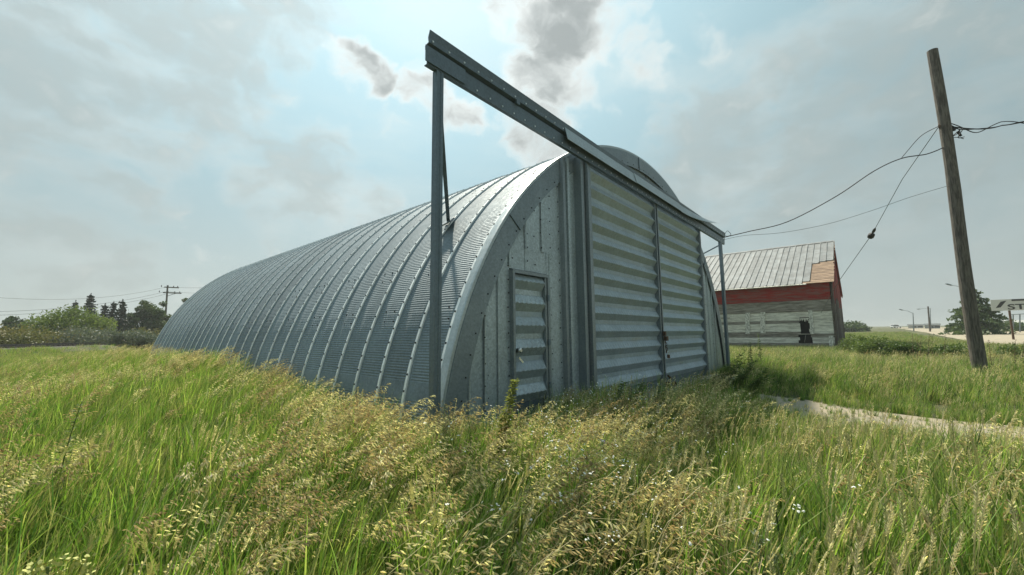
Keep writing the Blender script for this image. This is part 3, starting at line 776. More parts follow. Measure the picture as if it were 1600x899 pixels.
wire('service_wire', through([(1440, 212), (1418, 236)], pA, through([(1408, 248)], pB-ur*.1, hutend)[6]), .009, M['cable'], 'short dark wire from the pole eye bolt joining the black service cable', 'wire')
pC = pole_pt(pole_u(290))-ur*.12
wire('service_wire', through([(1420, 309), (1360, 330), (1290, 351), (1220, 364), (1165, 368)], pC, hutend-Vector((0, 0, .08))), .006, M['wire'], 'thin grey lower wire from the pole middle to the end of the door track', 'wire')
gend = on_x(1283, 489, BX-.08)
guy = empty('guy_wire', pA, 'steel guy wire with a dark insulator running from the pole down to the barn', 'guy wire')
gm = at(1362, 367, DP*1.35)
g1 = [pA, at(1410, 280, DP*1.17), gm]; MB().tube(g1, .010, 6).build('upper_cable', M['wire'], guy)
MB().tube([gm, at(1311, 439, DP*1.62), gend], .012, 6).build('lower_cable', M['wire'], guy)
dg = (g1[2]-g1[1]).normalized()
MB().tube([gm-dg*.45, gm-dg*.35, gm-dg*.20, gm-dg*.12], [.02, .05, .05, .02], 8).build('insulator', M['cable'], guy)
MB().tube([gm-dg*.08, gm, gm+dg*.15, gm+dg*.22], [.03, .11, .11, .03], 8).build('insulator', M['cable'], guy)
# twisted bundle to the right, leaving the frame
q0 = ph+ur*.12; q1 = at(1720, 168, DP*1.25)
bun = empty('supply_cable', q0, 'twisted bundle of black supply cables leading right from the pole top hardware', 'cable')
for k in range(3):
    pts = []
    for i in range(61):
        u = i/60; c = q0.lerp(q1, u)-Vector((0, 0, .16*4*u*(1-u)+.12*sin(min(1, u*3)*pi)*(u < .34)))
        a = u*(14+3*k)+k*2.1; w = .018+.03*(k == 1)*(u < .5) ; pts.append(c+Vector((0, cos(a)*w, sin(a)*w*1.6)))
    MB().tube(pts, .012 if k else .015, 6).build('strand', M['cable'], bun, fix=False)
wire('drip_loop', through([(1500, 205), (1487, 214), (1505, 200), (1497, 215)], ph+ur*.2, at(1507, 214, DP)), .010, M['cable'], 'loose black cable loop hanging beside the pole top hardware', 'cable loop')
wire('drip_loop', through([(1480, 222), (1492, 215)], endR, at(1506, 217, DP)), .009, M['cable'], 'short black cable tail sticking out right of the pole below the loop', 'cable tail')
# tangle where cables meet the track
wire('cable_splice', through([(1136, 361), (1142, 367), (1134, 369), (1131, 363)], hutend, hutend+Vector((.05, -.02, -.06))), .008, M['cable'], 'small tangle of black cable ends tied at the right track end', 'cable ends')

# ------------------------------------------------------------------ trees
def quadleaf(mb, c, s, rr, ar=1.6):
    a = Vector((rr.gauss(0, 1), rr.gauss(0, 1), rr.gauss(0, 1))).normalized(); b_ = a.orthogonal().normalized(); b_.rotate(Matrix.Rotation(rr.uniform(0, 6.3), 3, a)); c2 = a.cross(b_)
    i = len(mb.v); mb.v += [tuple(c-b_*s*ar), tuple(c+c2*s), tuple(c+b_*s*ar), tuple(c-c2*s)]; mb.f.append((i, i+1, i+2, i+3)); mb.mi.append(mb.cur)
def spruce_tree(p, h, r, label, group=None, lean=0, seed=1, levels=None, lo=.08, mt=None, ls=None):
    rr = random.Random(seed); root = empty('spruce_tree', p, label, 'tree', group); p = Vector(p)
    MB().tube([p, p+Vector((lean*h, 0, h))], [r*.05+.05, .02], 7).build('trunk', M['bark'], root)
    mb = MB(); levels = levels or int(h*2.6)
    for k in range(levels):
        u = lo+(1-lo)*(k/levels)**.95; rad = r*(1-u)**.8*rr.uniform(.65, 1.12)+.06; nb = 7 if u < .8 else 5
        for j in range(nb):
            if rr.random() < .12: continue
            a = 2*pi*(j+rr.random())/nb; rl = rad*rr.uniform(.6, 1.1); base = p+Vector((lean*h*u, 0, h*u)); tipz = -rl*.28+rl*.1*rr.random()
            ns = max(3, int(rl/.22))
            for s_ in range(ns):
                f = (s_+.6)/ns; c = base+Vector((cos(a)*rl*f, sin(a)*rl*f, tipz*f*f*1.2+(.12*rl if f > .7 else 0)*(f-.7)))
                for q in range(4): quadleaf(mb, c+Vector((rr.gauss(0, .10), rr.gauss(0, .10), rr.gauss(0, .05)))*(1+rl*.4), (ls or .085+.018*h*.3)*rr.uniform(.6, 1.1), rr, 2.0)
    for q in range(12): quadleaf(mb, p+Vector((lean*h, 0, h*rr.uniform(.93, 1.02))), .07, rr, 2.2)
    mb.build('crown', mt or M['spruce'], root, fix=False); return root
def leafy_tree(p, h, rx, rz, label, material, group=None, seed=1, name='leafy_tree', nclump=26, per=110, ls=.16, low=.15, cat='tree', trunk=True):
    rr = random.Random(seed); root = empty(name, p, label, cat, group); p = Vector(p); tb = MB()
    top = p+Vector((rr.uniform(-.1, .1)*rx, 0, h*.75)); tb.tube([p-Vector((0, 0, .2)), p.lerp(top, .5)+Vector((.1, .1, 0)), top], [h*.03+.04, h*.02+.02, .02], 7)
    cr_ = MB()
    for k in range(nclump):
        a = rr.uniform(0, 2*pi); e = rr.uniform(-.9, 1); rad = sqrt(max(0, 1-e*e))
        f = rr.uniform(.45, 1.0)
        c = p+Vector((cos(a)*rad*rx*f, sin(a)*rad*rx*f, h*low+(h*(1-low))*.5*(1+e*f*.95)))
        if trunk or k % 3 == 0: tb.tube([p+Vector((0, 0, h*low*.8)), p.lerp(c, .6)+Vector((0, 0, -.05*h)), c], [h*.012+.015, h*.008+.008, .006], 5)
        cs = rx*rr.uniform(.20, .38)
        for q in range(per):
            v = Vector((rr.gauss(0, 1), rr.gauss(0, 1), rr.gauss(0, .75))); l = v.length; v = v/l*min(l, 1.9)*.55
            quadleaf(cr_, c+v*cs*1.1, ls*rr.uniform(.5, 1.15), rr, 1.5)
    tb.build('trunk' if trunk else 'stems', M['bark'], root, fix=False); cr_.build('crown' if trunk else 'foliage', material, root, fix=False)
    return root
def gp(px, D):
    q = at(px, 520, D); return Vector((q.x, q.y, hgt(q.x, q.y)-.05))
def zat(px, py, D): return at(px, py, D).z
# left group beyond the rails
G = 'dark spruces in the clump beyond the rails'
for px, top, D, r, sd, lb, ln in ((113, 471, 92, 1.3, 11, 'small slim dark spruce poking above the yellow-green bush tree', 0), (137, 460, 88, 2.2, 12, 'tallest open-branched spruce with a drooping tip left of the dark clump', -.01), (160, 476, 82, 1.5, 13, 'short spruce standing just right of the tallest spruce', 0), (173, 472, 82, 1.2, 14, 'narrow spruce between the short and the broad spruces', 0), (187, 469, 80, 2.3, 15, 'broad dark spruce in the middle of the clump', 0)):
    g = gp(px, D); spruce_tree(g, zat(px, top, D)-g.z, r, lb, G, ln, sd)
for px, top, D, rx, sd, lb in ((214, 480, 84, 1.9, 21, 'dark round leafy tree right of the broad spruce'), (234, 464, 86, 2.1, 22, 'tallest dark leafy tree left of the distant power pole'), (252, 490, 88, 1.8, 23, 'low dark leafy tree behind the base of the distant power pole'), (287, 464, 90, 1.5, 24, 'leafy tree top showing above the far end of the hut roof'), (18, 494, 95, 1.7, 25, 'small lone grey-green tree at the far left edge')):
    g = gp(px, D); leafy_tree(g, zat(px, top, D)-g.z, rx, 2, lb, M['dark'], 'leafy trees beyond the rails', sd, nclump=34, per=150, ls=.11)
g = gp(108, 72); leafy_tree(g, zat(108, 480, 72)-g.z, 3.3, 2, 'large rounded yellow-green bush tree in front of the dark spruces', M['yel'], None, 31, nclump=60, per=200, ls=.085, low=.05)
g = gp(150, 74); leafy_tree(g, zat(150, 494, 74)-g.z, 2.0, 2, 'smaller yellow-green bush on the right shoulder of the large one', M['yel'], None, 32, nclump=34, per=180, ls=.085, low=.05)
for px, top, D, rx, sd, lb in ((92, 516, 60, 2.8, 41, 'leftmost pale grey willow shrub beside the rails'), (122, 514, 58, 2.8, 42, 'middle pale grey willow shrub beside the rails'), (148, 518, 59, 2.2, 43, 'third pale grey willow shrub right of the middle one'), (208, 519, 56, 2.2, 44, 'lone pale grey willow shrub below the dark leafy trees')):
    g = gp(px, D); leafy_tree(g, zat(px, top, D)-g.z, rx, 1, lb, M['grw'], 'grey willow shrubs beside the rails', sd, 'willow_shrub', 30, 170, .06, .02, 'shrub', False)
for px, top, D, rx, sd, lb in ((8, 516, 56, 3.2, 51, 'olive brush at the left picture edge above the rails'), (38, 517, 58, 3.2, 52, 'olive brush left of the grey willows'), (62, 521, 60, 2.4, 53, 'low olive brush touching the grey willows'), (172, 521, 60, 2.8, 54, 'olive brush under the spruces'), (232, 519, 62, 2.8, 55, 'olive brush beside the far end of the hut')):
    g = gp(px, D); leafy_tree(g, zat(px, top, D)-g.z, rx, 1, lb, M['brush'], 'olive brush beyond the rails', sd, 'brush_shrub', 28, 160, .07, .02, 'shrub', False)
# right: large spruce behind the pole and the far bushes
g = gp(1530, 88); spruce_tree(g, zat(1530, 449, 88)-g.z, 4.9, 'big dark layered conifer behind the wooden utility pole', None, 0, 61, 15, .10, M['dark'], .15)
for px, top, D, rx, sd, lb in ((1500, 509, 125, 2.4, 62, 'hazy bush left of the big conifer'), (1522, 508, 125, 2.4, 63, 'hazy bush under the left side of the big conifer'), (1556, 508, 125, 4, 64, 'hazy bush under the right side of the big conifer')):
    g = gp(px, D); leafy_tree(g, max(1.2, zat(px, top, D)-g.z), rx, 2, lb, M['dark'], 'hazy bushes across the road', sd, 'far_bush', 18, 90, .3, .02, 'bush', False)
for px, top, D, rx, sd, lb in ((1318, 508, 150, 5, 66, 'distant trees just right of the barn'), (1334, 510, 150, 5, 67, 'distant low tree beyond the field right of the barn')):
    g = gp(px, D); leafy_tree(g, max(1.2, zat(px, top, D)-g.z), rx, 2, lb, M['dark'], 'distant trees beyond the barn', sd, 'far_tree', 18, 90, .3, .02)
for px, top, D, rx, sd, lb in ((1488, 539, 24, .7, 75, 'dark weed thicket just left of the utility pole'), (1580, 543, 24, .7, 76, 'dark weed thicket right of the utility pole'), (1337, 521, 27, .8, 71, 'dark green weed thicket at the right corner of the barn'), (1362, 532, 24, .8, 72, 'dark green weed thicket left of the middle of the roadside'), (1395, 537, 24, .7, 73, 'dark weed thicket below the white car'), (1430, 538, 24, .7, 74, 'dark weed thicket below the street lamps')):
    g = gp(px, D); leafy_tree(g, max(.5, zat(px, top, D)-g.z), rx, 1, lb, M['weed'], 'weed thickets right of the barn', sd, 'weed_thicket', 22, 200, .028, .02, 'weeds', False)

# ------------------------------------------------------------------ rails at the left
A0 = base-tdv*60; B0 = base+tdv*160
mb = MB(); us = [-5., -4.6]+[-4.6+.35*k for k in range(1, 27)]+[5.]
nb_ = 90
for k in range(nb_+1):
    q = A0.lerp(B0, k/nb_)
    for u in us:
        x, y = q.x+tn.x*u, q.y+tn.y*u; mb.v.append((x, y, hgt(x, y)+bank(x, y)+.02 if abs(u) < 4.9 else hgt(x, y)-.5))
m = len(us)
for k in range(nb_):
    for i in range(m-1): mb.f.append((k*m+i, k*m+i+1, (k+1)*m+i+1, (k+1)*m+i)); mb.mi.append(0)
struct(mb.build('railway_embankment', M['ground'], fix=False, smooth=True))
mb = MB(); prof = [(-1.75, zr-.30), (-1.45, zr-.10), (1.45, zr-.10), (1.75, zr-.30)]
for q in (A0, B0):
    for u, z in prof: mb.v.append((q.x+tn.x*u, q.y+tn.y*u, z))
for k in range(3): mb.f.append((k, k+1, k+5, k+4)); mb.mi.append(0)
struct(mb.build('track_ballast', M['ballast'], fix=True))
rt = empty('railway_track', base, 'dark steel railway track on its ballast bed behind the left meadow', 'railway track')
for s_ in (-.72, .72):
    MB().bar(A0+tn*s_+Vector((0, 0, zr+.06)), B0+tn*s_+Vector((0, 0, zr+.06)), .08, .17).build('rail', M['rail'], rt)
sl = None
for k in range(130):
    c = base+tdv*(k*.62-14)
    if sl is None: sl = MB().bar(-tn*1.25, tn*1.25, .24, .16).mesh('sleeper', M['char'])
    o = link('sleeper', sl); o.parent = rt; o.location = (c-base)+Vector((0, 0, zr-.08))

# ------------------------------------------------------------------ distant power pole at the left with lines
D = 92; pbL = gp(257, D); ptL = at(262, 446, D); lp = empty('power_pole', pbL, 'distant wooden power pole with crossarms left of the far hut end', 'power pole')
MB().tube([pbL, ptL], [.17, .12], 8).build('pole_shaft', M['pole'], lp)
rt_ = Vector((cr.x, cr.y, 0)).normalized(); tilt = Vector((rt_.x, rt_.y, 0))
dirA = (tilt*.8+Vector((fw.x, fw.y, 0)).normalized()*.6).normalized()
for dz, L, off in ((-.35, 1.0, .55), (-1.3, 1.25, .7)):
    c = ptL+Vector((0, 0, dz)); MB().bar(c-dirA*(L-off), c+dirA*(L+off), .14, .18).build('crossarm', M['pole'], lp)
    for s_ in (-.9, .1, .9, 1.5): MB().tube([c+dirA*(s_*L*.9), c+dirA*(s_*L*.9)+Vector((0, 0, .30))], [.05, .07], 6).build('insulator', M['bdark'], lp)
MB().bar(ptL+Vector((0, 0, -1.9)), ptL+Vector((0, 0, -1.3))+dirA*1.3, .07).build('arm_brace', M['pole'], lp)
for k, (a, b_, s_) in enumerate((((-90, 457), (262, 448), 1.4), ((-90, 488), (262, 455), 1.0), ((-90, 494), (262, 459), 1.0), ((262, 449), (420, 440), .6), ((262, 456), (420, 452), .6))):
    pa = at(*a, 74 if a[0] < 0 else D); pb_ = at(*b_, D if b_[0] < 300 else 110)
    wire('power_line', sag(pa, pb_, s_), .022, M['wire'], ['highest thin power line running left from the distant power pole', 'middle thin power line running left from the distant power pole', 'lowest thin power line running left from the distant power pole', 'upper thin power line going from the distant pole behind the hut', 'lower thin power line going from the distant pole behind the hut'][k], 'power line', 'power lines of the distant left pole')

# ------------------------------------------------------------------ far right: lamps, post, sign, car, buildings
def street_lamp(px, top, D, armx, army, label, r=.09):
    g = gp(px, D); tp_ = at(px-1.5, top, D); o = empty('street_lamp', g, label, 'street lamp', 'street lamps along the gravel road')
    MB().tube([g-Vector((0, 0, .3)), tp_], [r*1.3, r*.8], 8).build('lamp_post', M['steel2'], o)
    e = at(armx, army, D); MB().tube([tp_-Vector((0, 0, .15)), tp_.lerp(e, .5)+Vector((0, 0, .12)), e], [.05, .045, .04], 6).build('lamp_arm', M['steel2'], o)
    d = (e-tp_).normalized(); MB().tube([e-d*.1, e+d*.15, e+d*.6, e+d*.8], [.05, .13, .13, .04], 8).build('lamp_head', M['steel2'], o)
street_lamp(1428, 489, 140, 1411, 485, 'leftmost street lamp with its arm reaching left, near the white car', .10)
street_lamp(1455, 482, 175, 1438, 483, 'faint street lamp behind the tall dark wooden post', .09)
street_lamp(1511, 452, 100, 1487, 446, 'street lamp partly behind the wooden utility pole, arm and head showing left', .11)
g = gp(1453.5, 125); o = tag(MB().tube([g-Vector((0, 0, .3)), at(1450, 479, 125)], [.17, .13], 9).build('wooden_post', M['pole']), 'tall dark bare wooden post across the road between the lamps', 'post')
# storage sign
DS = 58
s0 = at(1548, 473, DS); s1 = at(1700, 462, DS*1.02); sg = empty('storage_sign', gp(1570, DS), 'wide white storage sign with dark lettering on posts at the right edge', 'sign')
sx = Vector((s1.x-s0.x, s1.y-s0.y, 0)); slen = 6.6; sx.normalize(); sn = Vector((sx.y, -sx.x, 0)); 
if sn.dot(CAM-s0) < 0: sn = -sn
ztop = at(1570, 470, DS).z+.12; zbt = at(1570, 485.5, DS).z; hs = ztop-zbt
o0 = Vector((s0.x, s0.y, 0))
def sp(u, z, d=0.): return Vector((o0.x+sx.x*u+sn.x*d, o0.y+sx.y*u+sn.y*d, z))
def spbox(u0, u1, z0, z1, d0, d1, name, mt, par=sg):
    mb = MB(); i = 0
    mb.v = [tuple(sp(u, z, d)) for z in (z0, z1) for d in (d0, d1) for u in (u0, u1)]
    for f in ((0, 2, 3, 1), (4, 5, 7, 6), (0, 1, 5, 4), (2, 6, 7, 3), (0, 4, 6, 2), (1, 3, 7, 5)): mb.f.append(f); mb.mi.append(0)
    return mb.build(name, mt, par)
board = spbox(0, slen, zbt, ztop, -.06, 0, 'sign_board', M['signw'])
spbox(1.25, slen-.3, ztop-.18, ztop-.02, .004, .02, 'dark_stripe', M['signb'])
for u in (.98, slen-1.2): spbox(u, u+.13, -.3, zbt-.003, -.14, .02, 'sign_post', M['rust'])
def text(body, size, loc, par, mt, sxs=1.0):
    cu_ = bpy.data.curves.new('lettering', 'FONT'); cu_.body = body; cu_.size = size; cu_.extrude = .01; cu_.offset = size*.02
    to = bpy.data.objects.new('tmp', cu_); COL.objects.link(to); bpy.context.view_layer.update()
    me = bpy.data.meshes.new_from_object(to.evaluated_get(bpy.context.evaluated_depsgraph_get())); bpy.data.objects.remove(to)
    z = Vector((0, 0, 1)); x = Vector((sx.x, sx.y, 0)); n = sn
    if x.cross(z).dot(n) < 0: pass
    for v in me.vertices:
        q = loc + x*v.co.x*sxs + z*v.co.y + n*(v.co.z+.006); v.co = q
    me.materials.append(mt); return link('lettering', me, par)
text('STORAGE', hs*.66, sp(.95, zbt+.09, .004), sg, M['signb'], 1.5)
mbp = MB(); mbp.face([sp(.25, zbt+.25, .008), sp(.55, zbt+.30, .008), sp(.95, ztop-.12, .008), sp(.60, ztop-.2, .008)]); mbp.build('leaf_logo', M['signb'], sg)
# faint gantry frame behind the sign
gg = gp(1590, 110); gf = empty('pipe_gantry', gg, 'faint pipe frame standing far behind the storage sign', 'pipe frame')
for px in (1583, 1593.5): q = gp(px, 110); MB().tube([q-Vector((0, 0, .2)), at(px, 491, 110)], .09, 6).build('upright', M['steel2'], gf)
MB().tube([at(1578, 492, 110), at(1612, 490, 110)], .08, 6).build('crossbar', M['steel2'], gf)
# white car
def car(px, D, label):
    g = gp(px, D); g.z = hgt(g.x, g.y)+.05; v = Vector((ur.x, ur.y, 0)); w = Vector((-v.y, v.x, 0)); c = empty('car', g, label, 'car')
    def P_(a, b_, z): return g+v*a+w*b_+Vector((0, 0, z))
    def ext(prof, w0, name, mt):
        mb = MB(); n = len(prof)
        for s_ in (-w0, w0):
            for a, z in prof: mb.v.append(tuple(P_(a, s_, z)))
        for k in range(n): mb.f.append((k, (k+1) % n, n+(k+1) % n, n+k)); mb.mi.append(0)
        mb.f.append(tuple(range(n))[::-1]); mb.f.append(tuple(range(n, 2*n))); mb.mi += [0, 0]; return mb.build(name, mt, c)
    ext([(-2.3, .35), (2.3, .35), (2.35, .8), (1.6, 1.0), (-2.25, 1.05), (-2.35, .7)], .9, 'body', M['carw'])
    ext([(-2.0, 1.052), (1.1, 1.022), (.5, 1.62), (-1.6, 1.66)], .8, 'window_band', M['glass'])
    ext([(-1.65, 1.665), (.45, 1.625), (.35, 1.72), (-1.55, 1.75)], .82, 'car_roof', M['carw'])
    for a in (-1.45, 1.5):
        for s_ in (-.86, .86): MB().tube([P_(a, s_-.12, .34), P_(a, s_+.12, .34)], .34, 14).build('wheel', M['tyre'], c)
    for s_ in (-.6, .6): MB().tube([P_(2.30, s_, .68), P_(2.38, s_, .68)], .12, 8).build('headlight', M['chrome'], c)
car(1401, 300, 'small white car driving on the far gravel road right of the barn')
def shed(px0, px1, top, D, mt, label, dep=8, mroof=None):
    a = gp(px0, D); b_ = gp(px1, D); z1 = zat((px0+px1)/2, top, D); v = (b_-a); v.z = 0; L = v.length; v.normalize(); n = Vector((-v.y, v.x, 0)); zb_ = min(a.z, b_.z)-.3
    o = empty('far_building', (a+b_)/2, label, 'building', 'low buildings on the horizon at the right')
    def bx(u0, u1, d0, d1, z0, z1_, name, m2, par):
        mb = MB(); mb.v = [tuple(Vector((a.x, a.y, 0))+v*u+n*d+Vector((0, 0, z))) for z in (z0, z1_) for d in (d0, d1) for u in (u0, u1)]
        for f in ((0, 2, 3, 1), (4, 5, 7, 6), (0, 1, 5, 4), (2, 6, 7, 3), (0, 4, 6, 2), (1, 3, 7, 5)): mb.f.append(f); mb.mi.append(0)
        return mb.build(name, m2, par)
    zm = zb_+(z1-zb_)*.72
    bx(0, L, 0, dep, zb_, zm, 'wall', mt, o)
    mb = MB(); q = [(-.3, zm+.004), (dep/2, z1), (dep+.3, zm+.004)]
    for u in (-.3, L+.3):
        for d, z in q: mb.v.append(tuple(Vector((a.x, a.y, 0))+v*u+n*d+Vector((0, 0, z))))
    mb.f += [(0, 1, 4, 3), (1, 2, 5, 4), (2, 0, 3, 5), (0, 2, 1), (3, 4, 5)]; mb.mi += [0]*5; mb.build('roof', mroof or M['bdark'], o)
    bx(L*.3, L*.3+1.2, -.05, -.01, zb_+.3, zb_+.3+min(2.2, (zm-zb_)*.7), 'door', M['bdark'], o)
    bx(L*.65, L*.65+1.5, -.05, -.01, zb_+(zm-zb_)*.45, zb_+(zm-zb_)*.85, 'window', M['glass'], o)
shed(1321, 1334, 509, 190, M['bwall'], 'small pale building on the horizon just right of the barn')
shed(1420, 1444, 506.5, 260, M['bwall'], 'low grey building beyond the white car')
shed(1446, 1470, 505.5, 230, M['bwall'], 'low pale building beside the tall wooden post')
shed(1560, 1625, 500, 150, M['bwall'], 'long low grey building behind the storage sign posts', 10, M['bwall'])

# ------------------------------------------------------------------ grass
def scatter(name, tufts, pts, mats, label):
    """one object: its mesh holds the tuft shapes (tid > 0) and the points (tid 0) they are set on"""
    v = []; f = []; tid = []; mi = []; tt = []; rr_ = []
    for k, tb2 in enumerate(tufts):
        i0 = len(v); v += tb2.v; f += [tuple(i0+a for a in q) for q in tb2.f]; tid += [k+1]*len(tb2.v); mi += tb2.mi; tt += tb2.t; rr_ += tb2.r
    n0 = len(v); v += [p[0] for p in pts]; tid += [0]*len(pts); tt += [0.]*len(pts)
    me = bpy.data.meshes.new(name); me.from_pydata(v, [], f)
    for m_ in mats: me.materials.append(m_)
    me.polygons.foreach_set('material_index', mi)
    a = me.attributes.new('tid', 'INT', 'POINT'); a.data.foreach_set('value', tid)
    a = me.attributes.new('t', 'FLOAT', 'POINT'); a.data.foreach_set('value', tt)
    a = me.attributes.new('r', 'FLOAT', 'POINT'); a.data.foreach_set('value', rr_+[0.]*len(pts))
    a = me.attributes.new('idx', 'INT', 'POINT'); a.data.foreach_set('value', [0]*n0+[p[3] for p in pts])
    a = me.attributes.new('rot', 'FLOAT_VECTOR', 'POINT'); a.data.foreach_set('vector', [0.]*(3*n0)+[c for p in pts for c in p[1]])
    a = me.attributes.new('scl', 'FLOAT_VECTOR', 'POINT'); a.data.foreach_set('vector', [1.]*(3*n0)+[c for p in pts for c in p[2]])
    o = link(name, me); stuff(o, label)
    ng = bpy.data.node_groups.new(name, 'GeometryNodeTree')
    ng.interface.new_socket('Geometry', in_out='INPUT', socket_type='NodeSocketGeometry'); ng.interface.new_socket('Geometry', in_out='OUTPUT', socket_type='NodeSocketGeometry')
    N_ = ng.nodes; L_ = ng.links; gi = N_.new('NodeGroupInput'); go = N_.new('NodeGroupOutput')
    def attr(nm, ty): x = N_.new('GeometryNodeInputNamedAttribute'); x.data_type = ty; x.inputs[0].default_value = nm; return x.outputs[0]
    ta_ = attr('tid', 'INT')
    def sel(k):
        c = N_.new('FunctionNodeCompare'); c.data_type = 'INT'; c.operation = 'EQUAL'; L_.new(ta_, c.inputs[2]); c.inputs[3].default_value = k
        s = N_.new('GeometryNodeSeparateGeometry'); s.domain = 'POINT'; L_.new(gi.outputs[0], s.inputs[0]); L_.new(c.outputs[0], s.inputs[1]); return s.outputs[0]
    jn = N_.new('GeometryNodeJoinGeometry')
    for k in range(len(tufts)):
        g2 = N_.new('GeometryNodeGeometryToInstance'); L_.new(sel(k+1), g2.inputs[0]); L_.new(g2.outputs[0], jn.inputs[0])
    ip = N_.new('GeometryNodeInstanceOnPoints'); L_.new(sel(0), ip.inputs['Points']); L_.new(jn.outputs[0], ip.inputs['Instance'])
    ip.inputs['Pick Instance'].default_value = True; L_.new(attr('idx', 'INT'), ip.inputs['Instance Index'])
    er = N_.new('FunctionNodeEulerToRotation'); L_.new(attr('rot', 'FLOAT_VECTOR'), er.inputs[0]); L_.new(er.outputs[0], ip.inputs['Rotation']); L_.new(attr('scl', 'FLOAT_VECTOR'), ip.inputs['Scale'])
    L_.new(ip.outputs[0], go.inputs[0])
    md_ = o.modifiers.new('scatter', 'NODES'); md_.node_group = ng
    return o

RBL = random.Random(77)
class TB:
    def __init__(s): s.v = []; s.f = []; s.mi = []; s.t = []; s.r = []
    def fin(s): s.r += [RBL.random()]*(len(s.v)-len(s.r))
    def blade(s, base, d, h, w, lean, curl, mi, seg=4, twist=0.):
        # ribbon: starts upright, bends towards direction d
        i0 = len(s.v); side = Vector((-d.y, d.x, 0)); side.rotate(Matrix.Rotation(twist, 3, 'Z')); p = Vector(base); ang = lean*.35
        for k in range(seg+1):
            u = k/seg; ww = w*(1-u**1.7)*(.55+.45*min(1, u*4))
            if k == seg: s.v.append(tuple(p)); s.t.append(1.); break
            s.v += [tuple(p-side*ww), tuple(p+side*ww)]; s.t += [u, u]
            ang = lean*(.35+.65*u)+curl*u*u
            p = p + (d*sin(ang)+Vector((0, 0, cos(ang))))*(h/seg)
        for k in range(seg-1): a = i0+2*k; s.f.append((a, a+1, a+3, a+2)); s.mi.append(mi)
        a = i0+2*(seg-1); s.f.append((a, a+1, a+2)); s.mi.append(mi); s.fin()
        return p
    def stem(s, base, d, h, w, lean, curl, mi, seg=5):
        pts = []; p = Vector(base); i0 = len(s.v); side = Vector((-d.y, d.x, 0))
        for k in range(seg+1):
            u = k/seg; pts.append(p.copy()); 
            s.v += [tuple(p-side*w), tuple(p+side*w)]; s.t += [u*.5, u*.5]
            ang = lean*(.4+.6*u)+curl*u**3; p = p+(d*sin(ang)+Vector((0, 0, cos(ang))))*(h/seg)
        for k in range(seg): a = i0+2*k; s.f.append((a, a+1, a+3, a+2)); s.mi.append(mi)
        s.fin(); return pts
    def spikelet(s, c, d, l, w, mi, rr):
        d = Vector(d).normalized(); a = d.orthogonal().normalized(); a.rotate(Matrix.Rotation(rr.uniform(0, 6.3), 3, d)); b_ = d.cross(a); i = len(s.v)
        s.v += [tuple(c), tuple(c+d*l*.4+a*w), tuple(c+d*l), tuple(c+d*l*.4-a*w), tuple(c+d*l*.45+b_*w), tuple(c+d*l*.45-b_*w)]; s.t += [0, .5, 1, .5, .5, .5]
        s.f += [(i, i+1, i+2, i+3), (i, i+4, i+2, i+5)]; s.mi += [mi, mi]; s.fin()
    def flower(s, c, r, mi, rr):
        n = Vector((rr.gauss(0, .5), rr.gauss(0, .5), 1)).normalized(); a = n.orthogonal().normalized(); b_ = n.cross(a); i = len(s.v)
        s.v += [tuple(c+n*r*.3)] + [tuple(c+(a*cos(2*pi*k/6)+b_*sin(2*pi*k/6))*r*(1 if k % 2 else .75)) for k in range(6)]; s.t += [.5]*7
        for k in range(6): s.f.append((i, i+1+k, i+1+(k+1) % 6)); s.mi.append(mi)
        s.fin()
def rdir(rr, spread=1.0):       # mostly along +x (the wind)
    a = rr.gauss(0, spread); return Vector((cos(a), sin(a), 0))
def green_tuft(seed, n=26, h=.55, w=.0042, rad=.10, lean=.45, curl=.8, seg=4, mi=(0, 0, 0, 1)):
    rr = random.Random(seed); tb = TB()
    for _ in range(n):
        a = rr.uniform(0, 6.3); q = rad*sqrt(rr.random())
        tb.blade((cos(a)*q, sin(a)*q, -.03), rdir(rr, .9), h*rr.uniform(.45, 1.05), w*rr.uniform(.6, 1.3), max(.02, rr.gauss(lean, .18)), curl*rr.uniform(-.1, 1.5)*(rr.random() < .6), rr.choice(mi), seg, rr.uniform(-1.2, 1.2))
    return tb
def brome(seed, n=5, h=.78, rad=.10, mh=1, ms=0, lean=.5):       # nodding open panicles
    rr = random.Random(seed); tb = TB()
    for _ in range(n):
        a = rr.uniform(0, 6.3); q = rad*sqrt(rr.random()); d = rdir(rr, .35); hh = h*rr.uniform(.75, 1.08)
        pts = tb.stem((cos(a)*q, sin(a)*q, -.03), d, hh, .0013, rr.gauss(lean*.6, .12), 1.5, ms, 7)
        end = pts[-1]; k0 = pts[-3]; L = (end-k0).length
        for k in range(26):
            u = (k+rr.random())/26; c = k0.lerp(end, u) if u > .5 else pts[-3].lerp(pts[-2], min(1, u*2))
            c = pts[-3].lerp(pts[-2], min(1, u*2)) if u < .5 else pts[-2].lerp(pts[-1], (u-.5)*2)
            out = (d*rr.uniform(.4, 1.2)+Vector((rr.gauss(0, .45), rr.gauss(0, .45), rr.gauss(-.35, .4)))).normalized(); br = rr.uniform(.005, .045)*(1.15-u*.6)
            tb.spikelet(c+out*br, (out+Vector((0, 0, -.5))+d*.5), rr.uniform(.020, .034), .0036, mh, rr)
    return tb
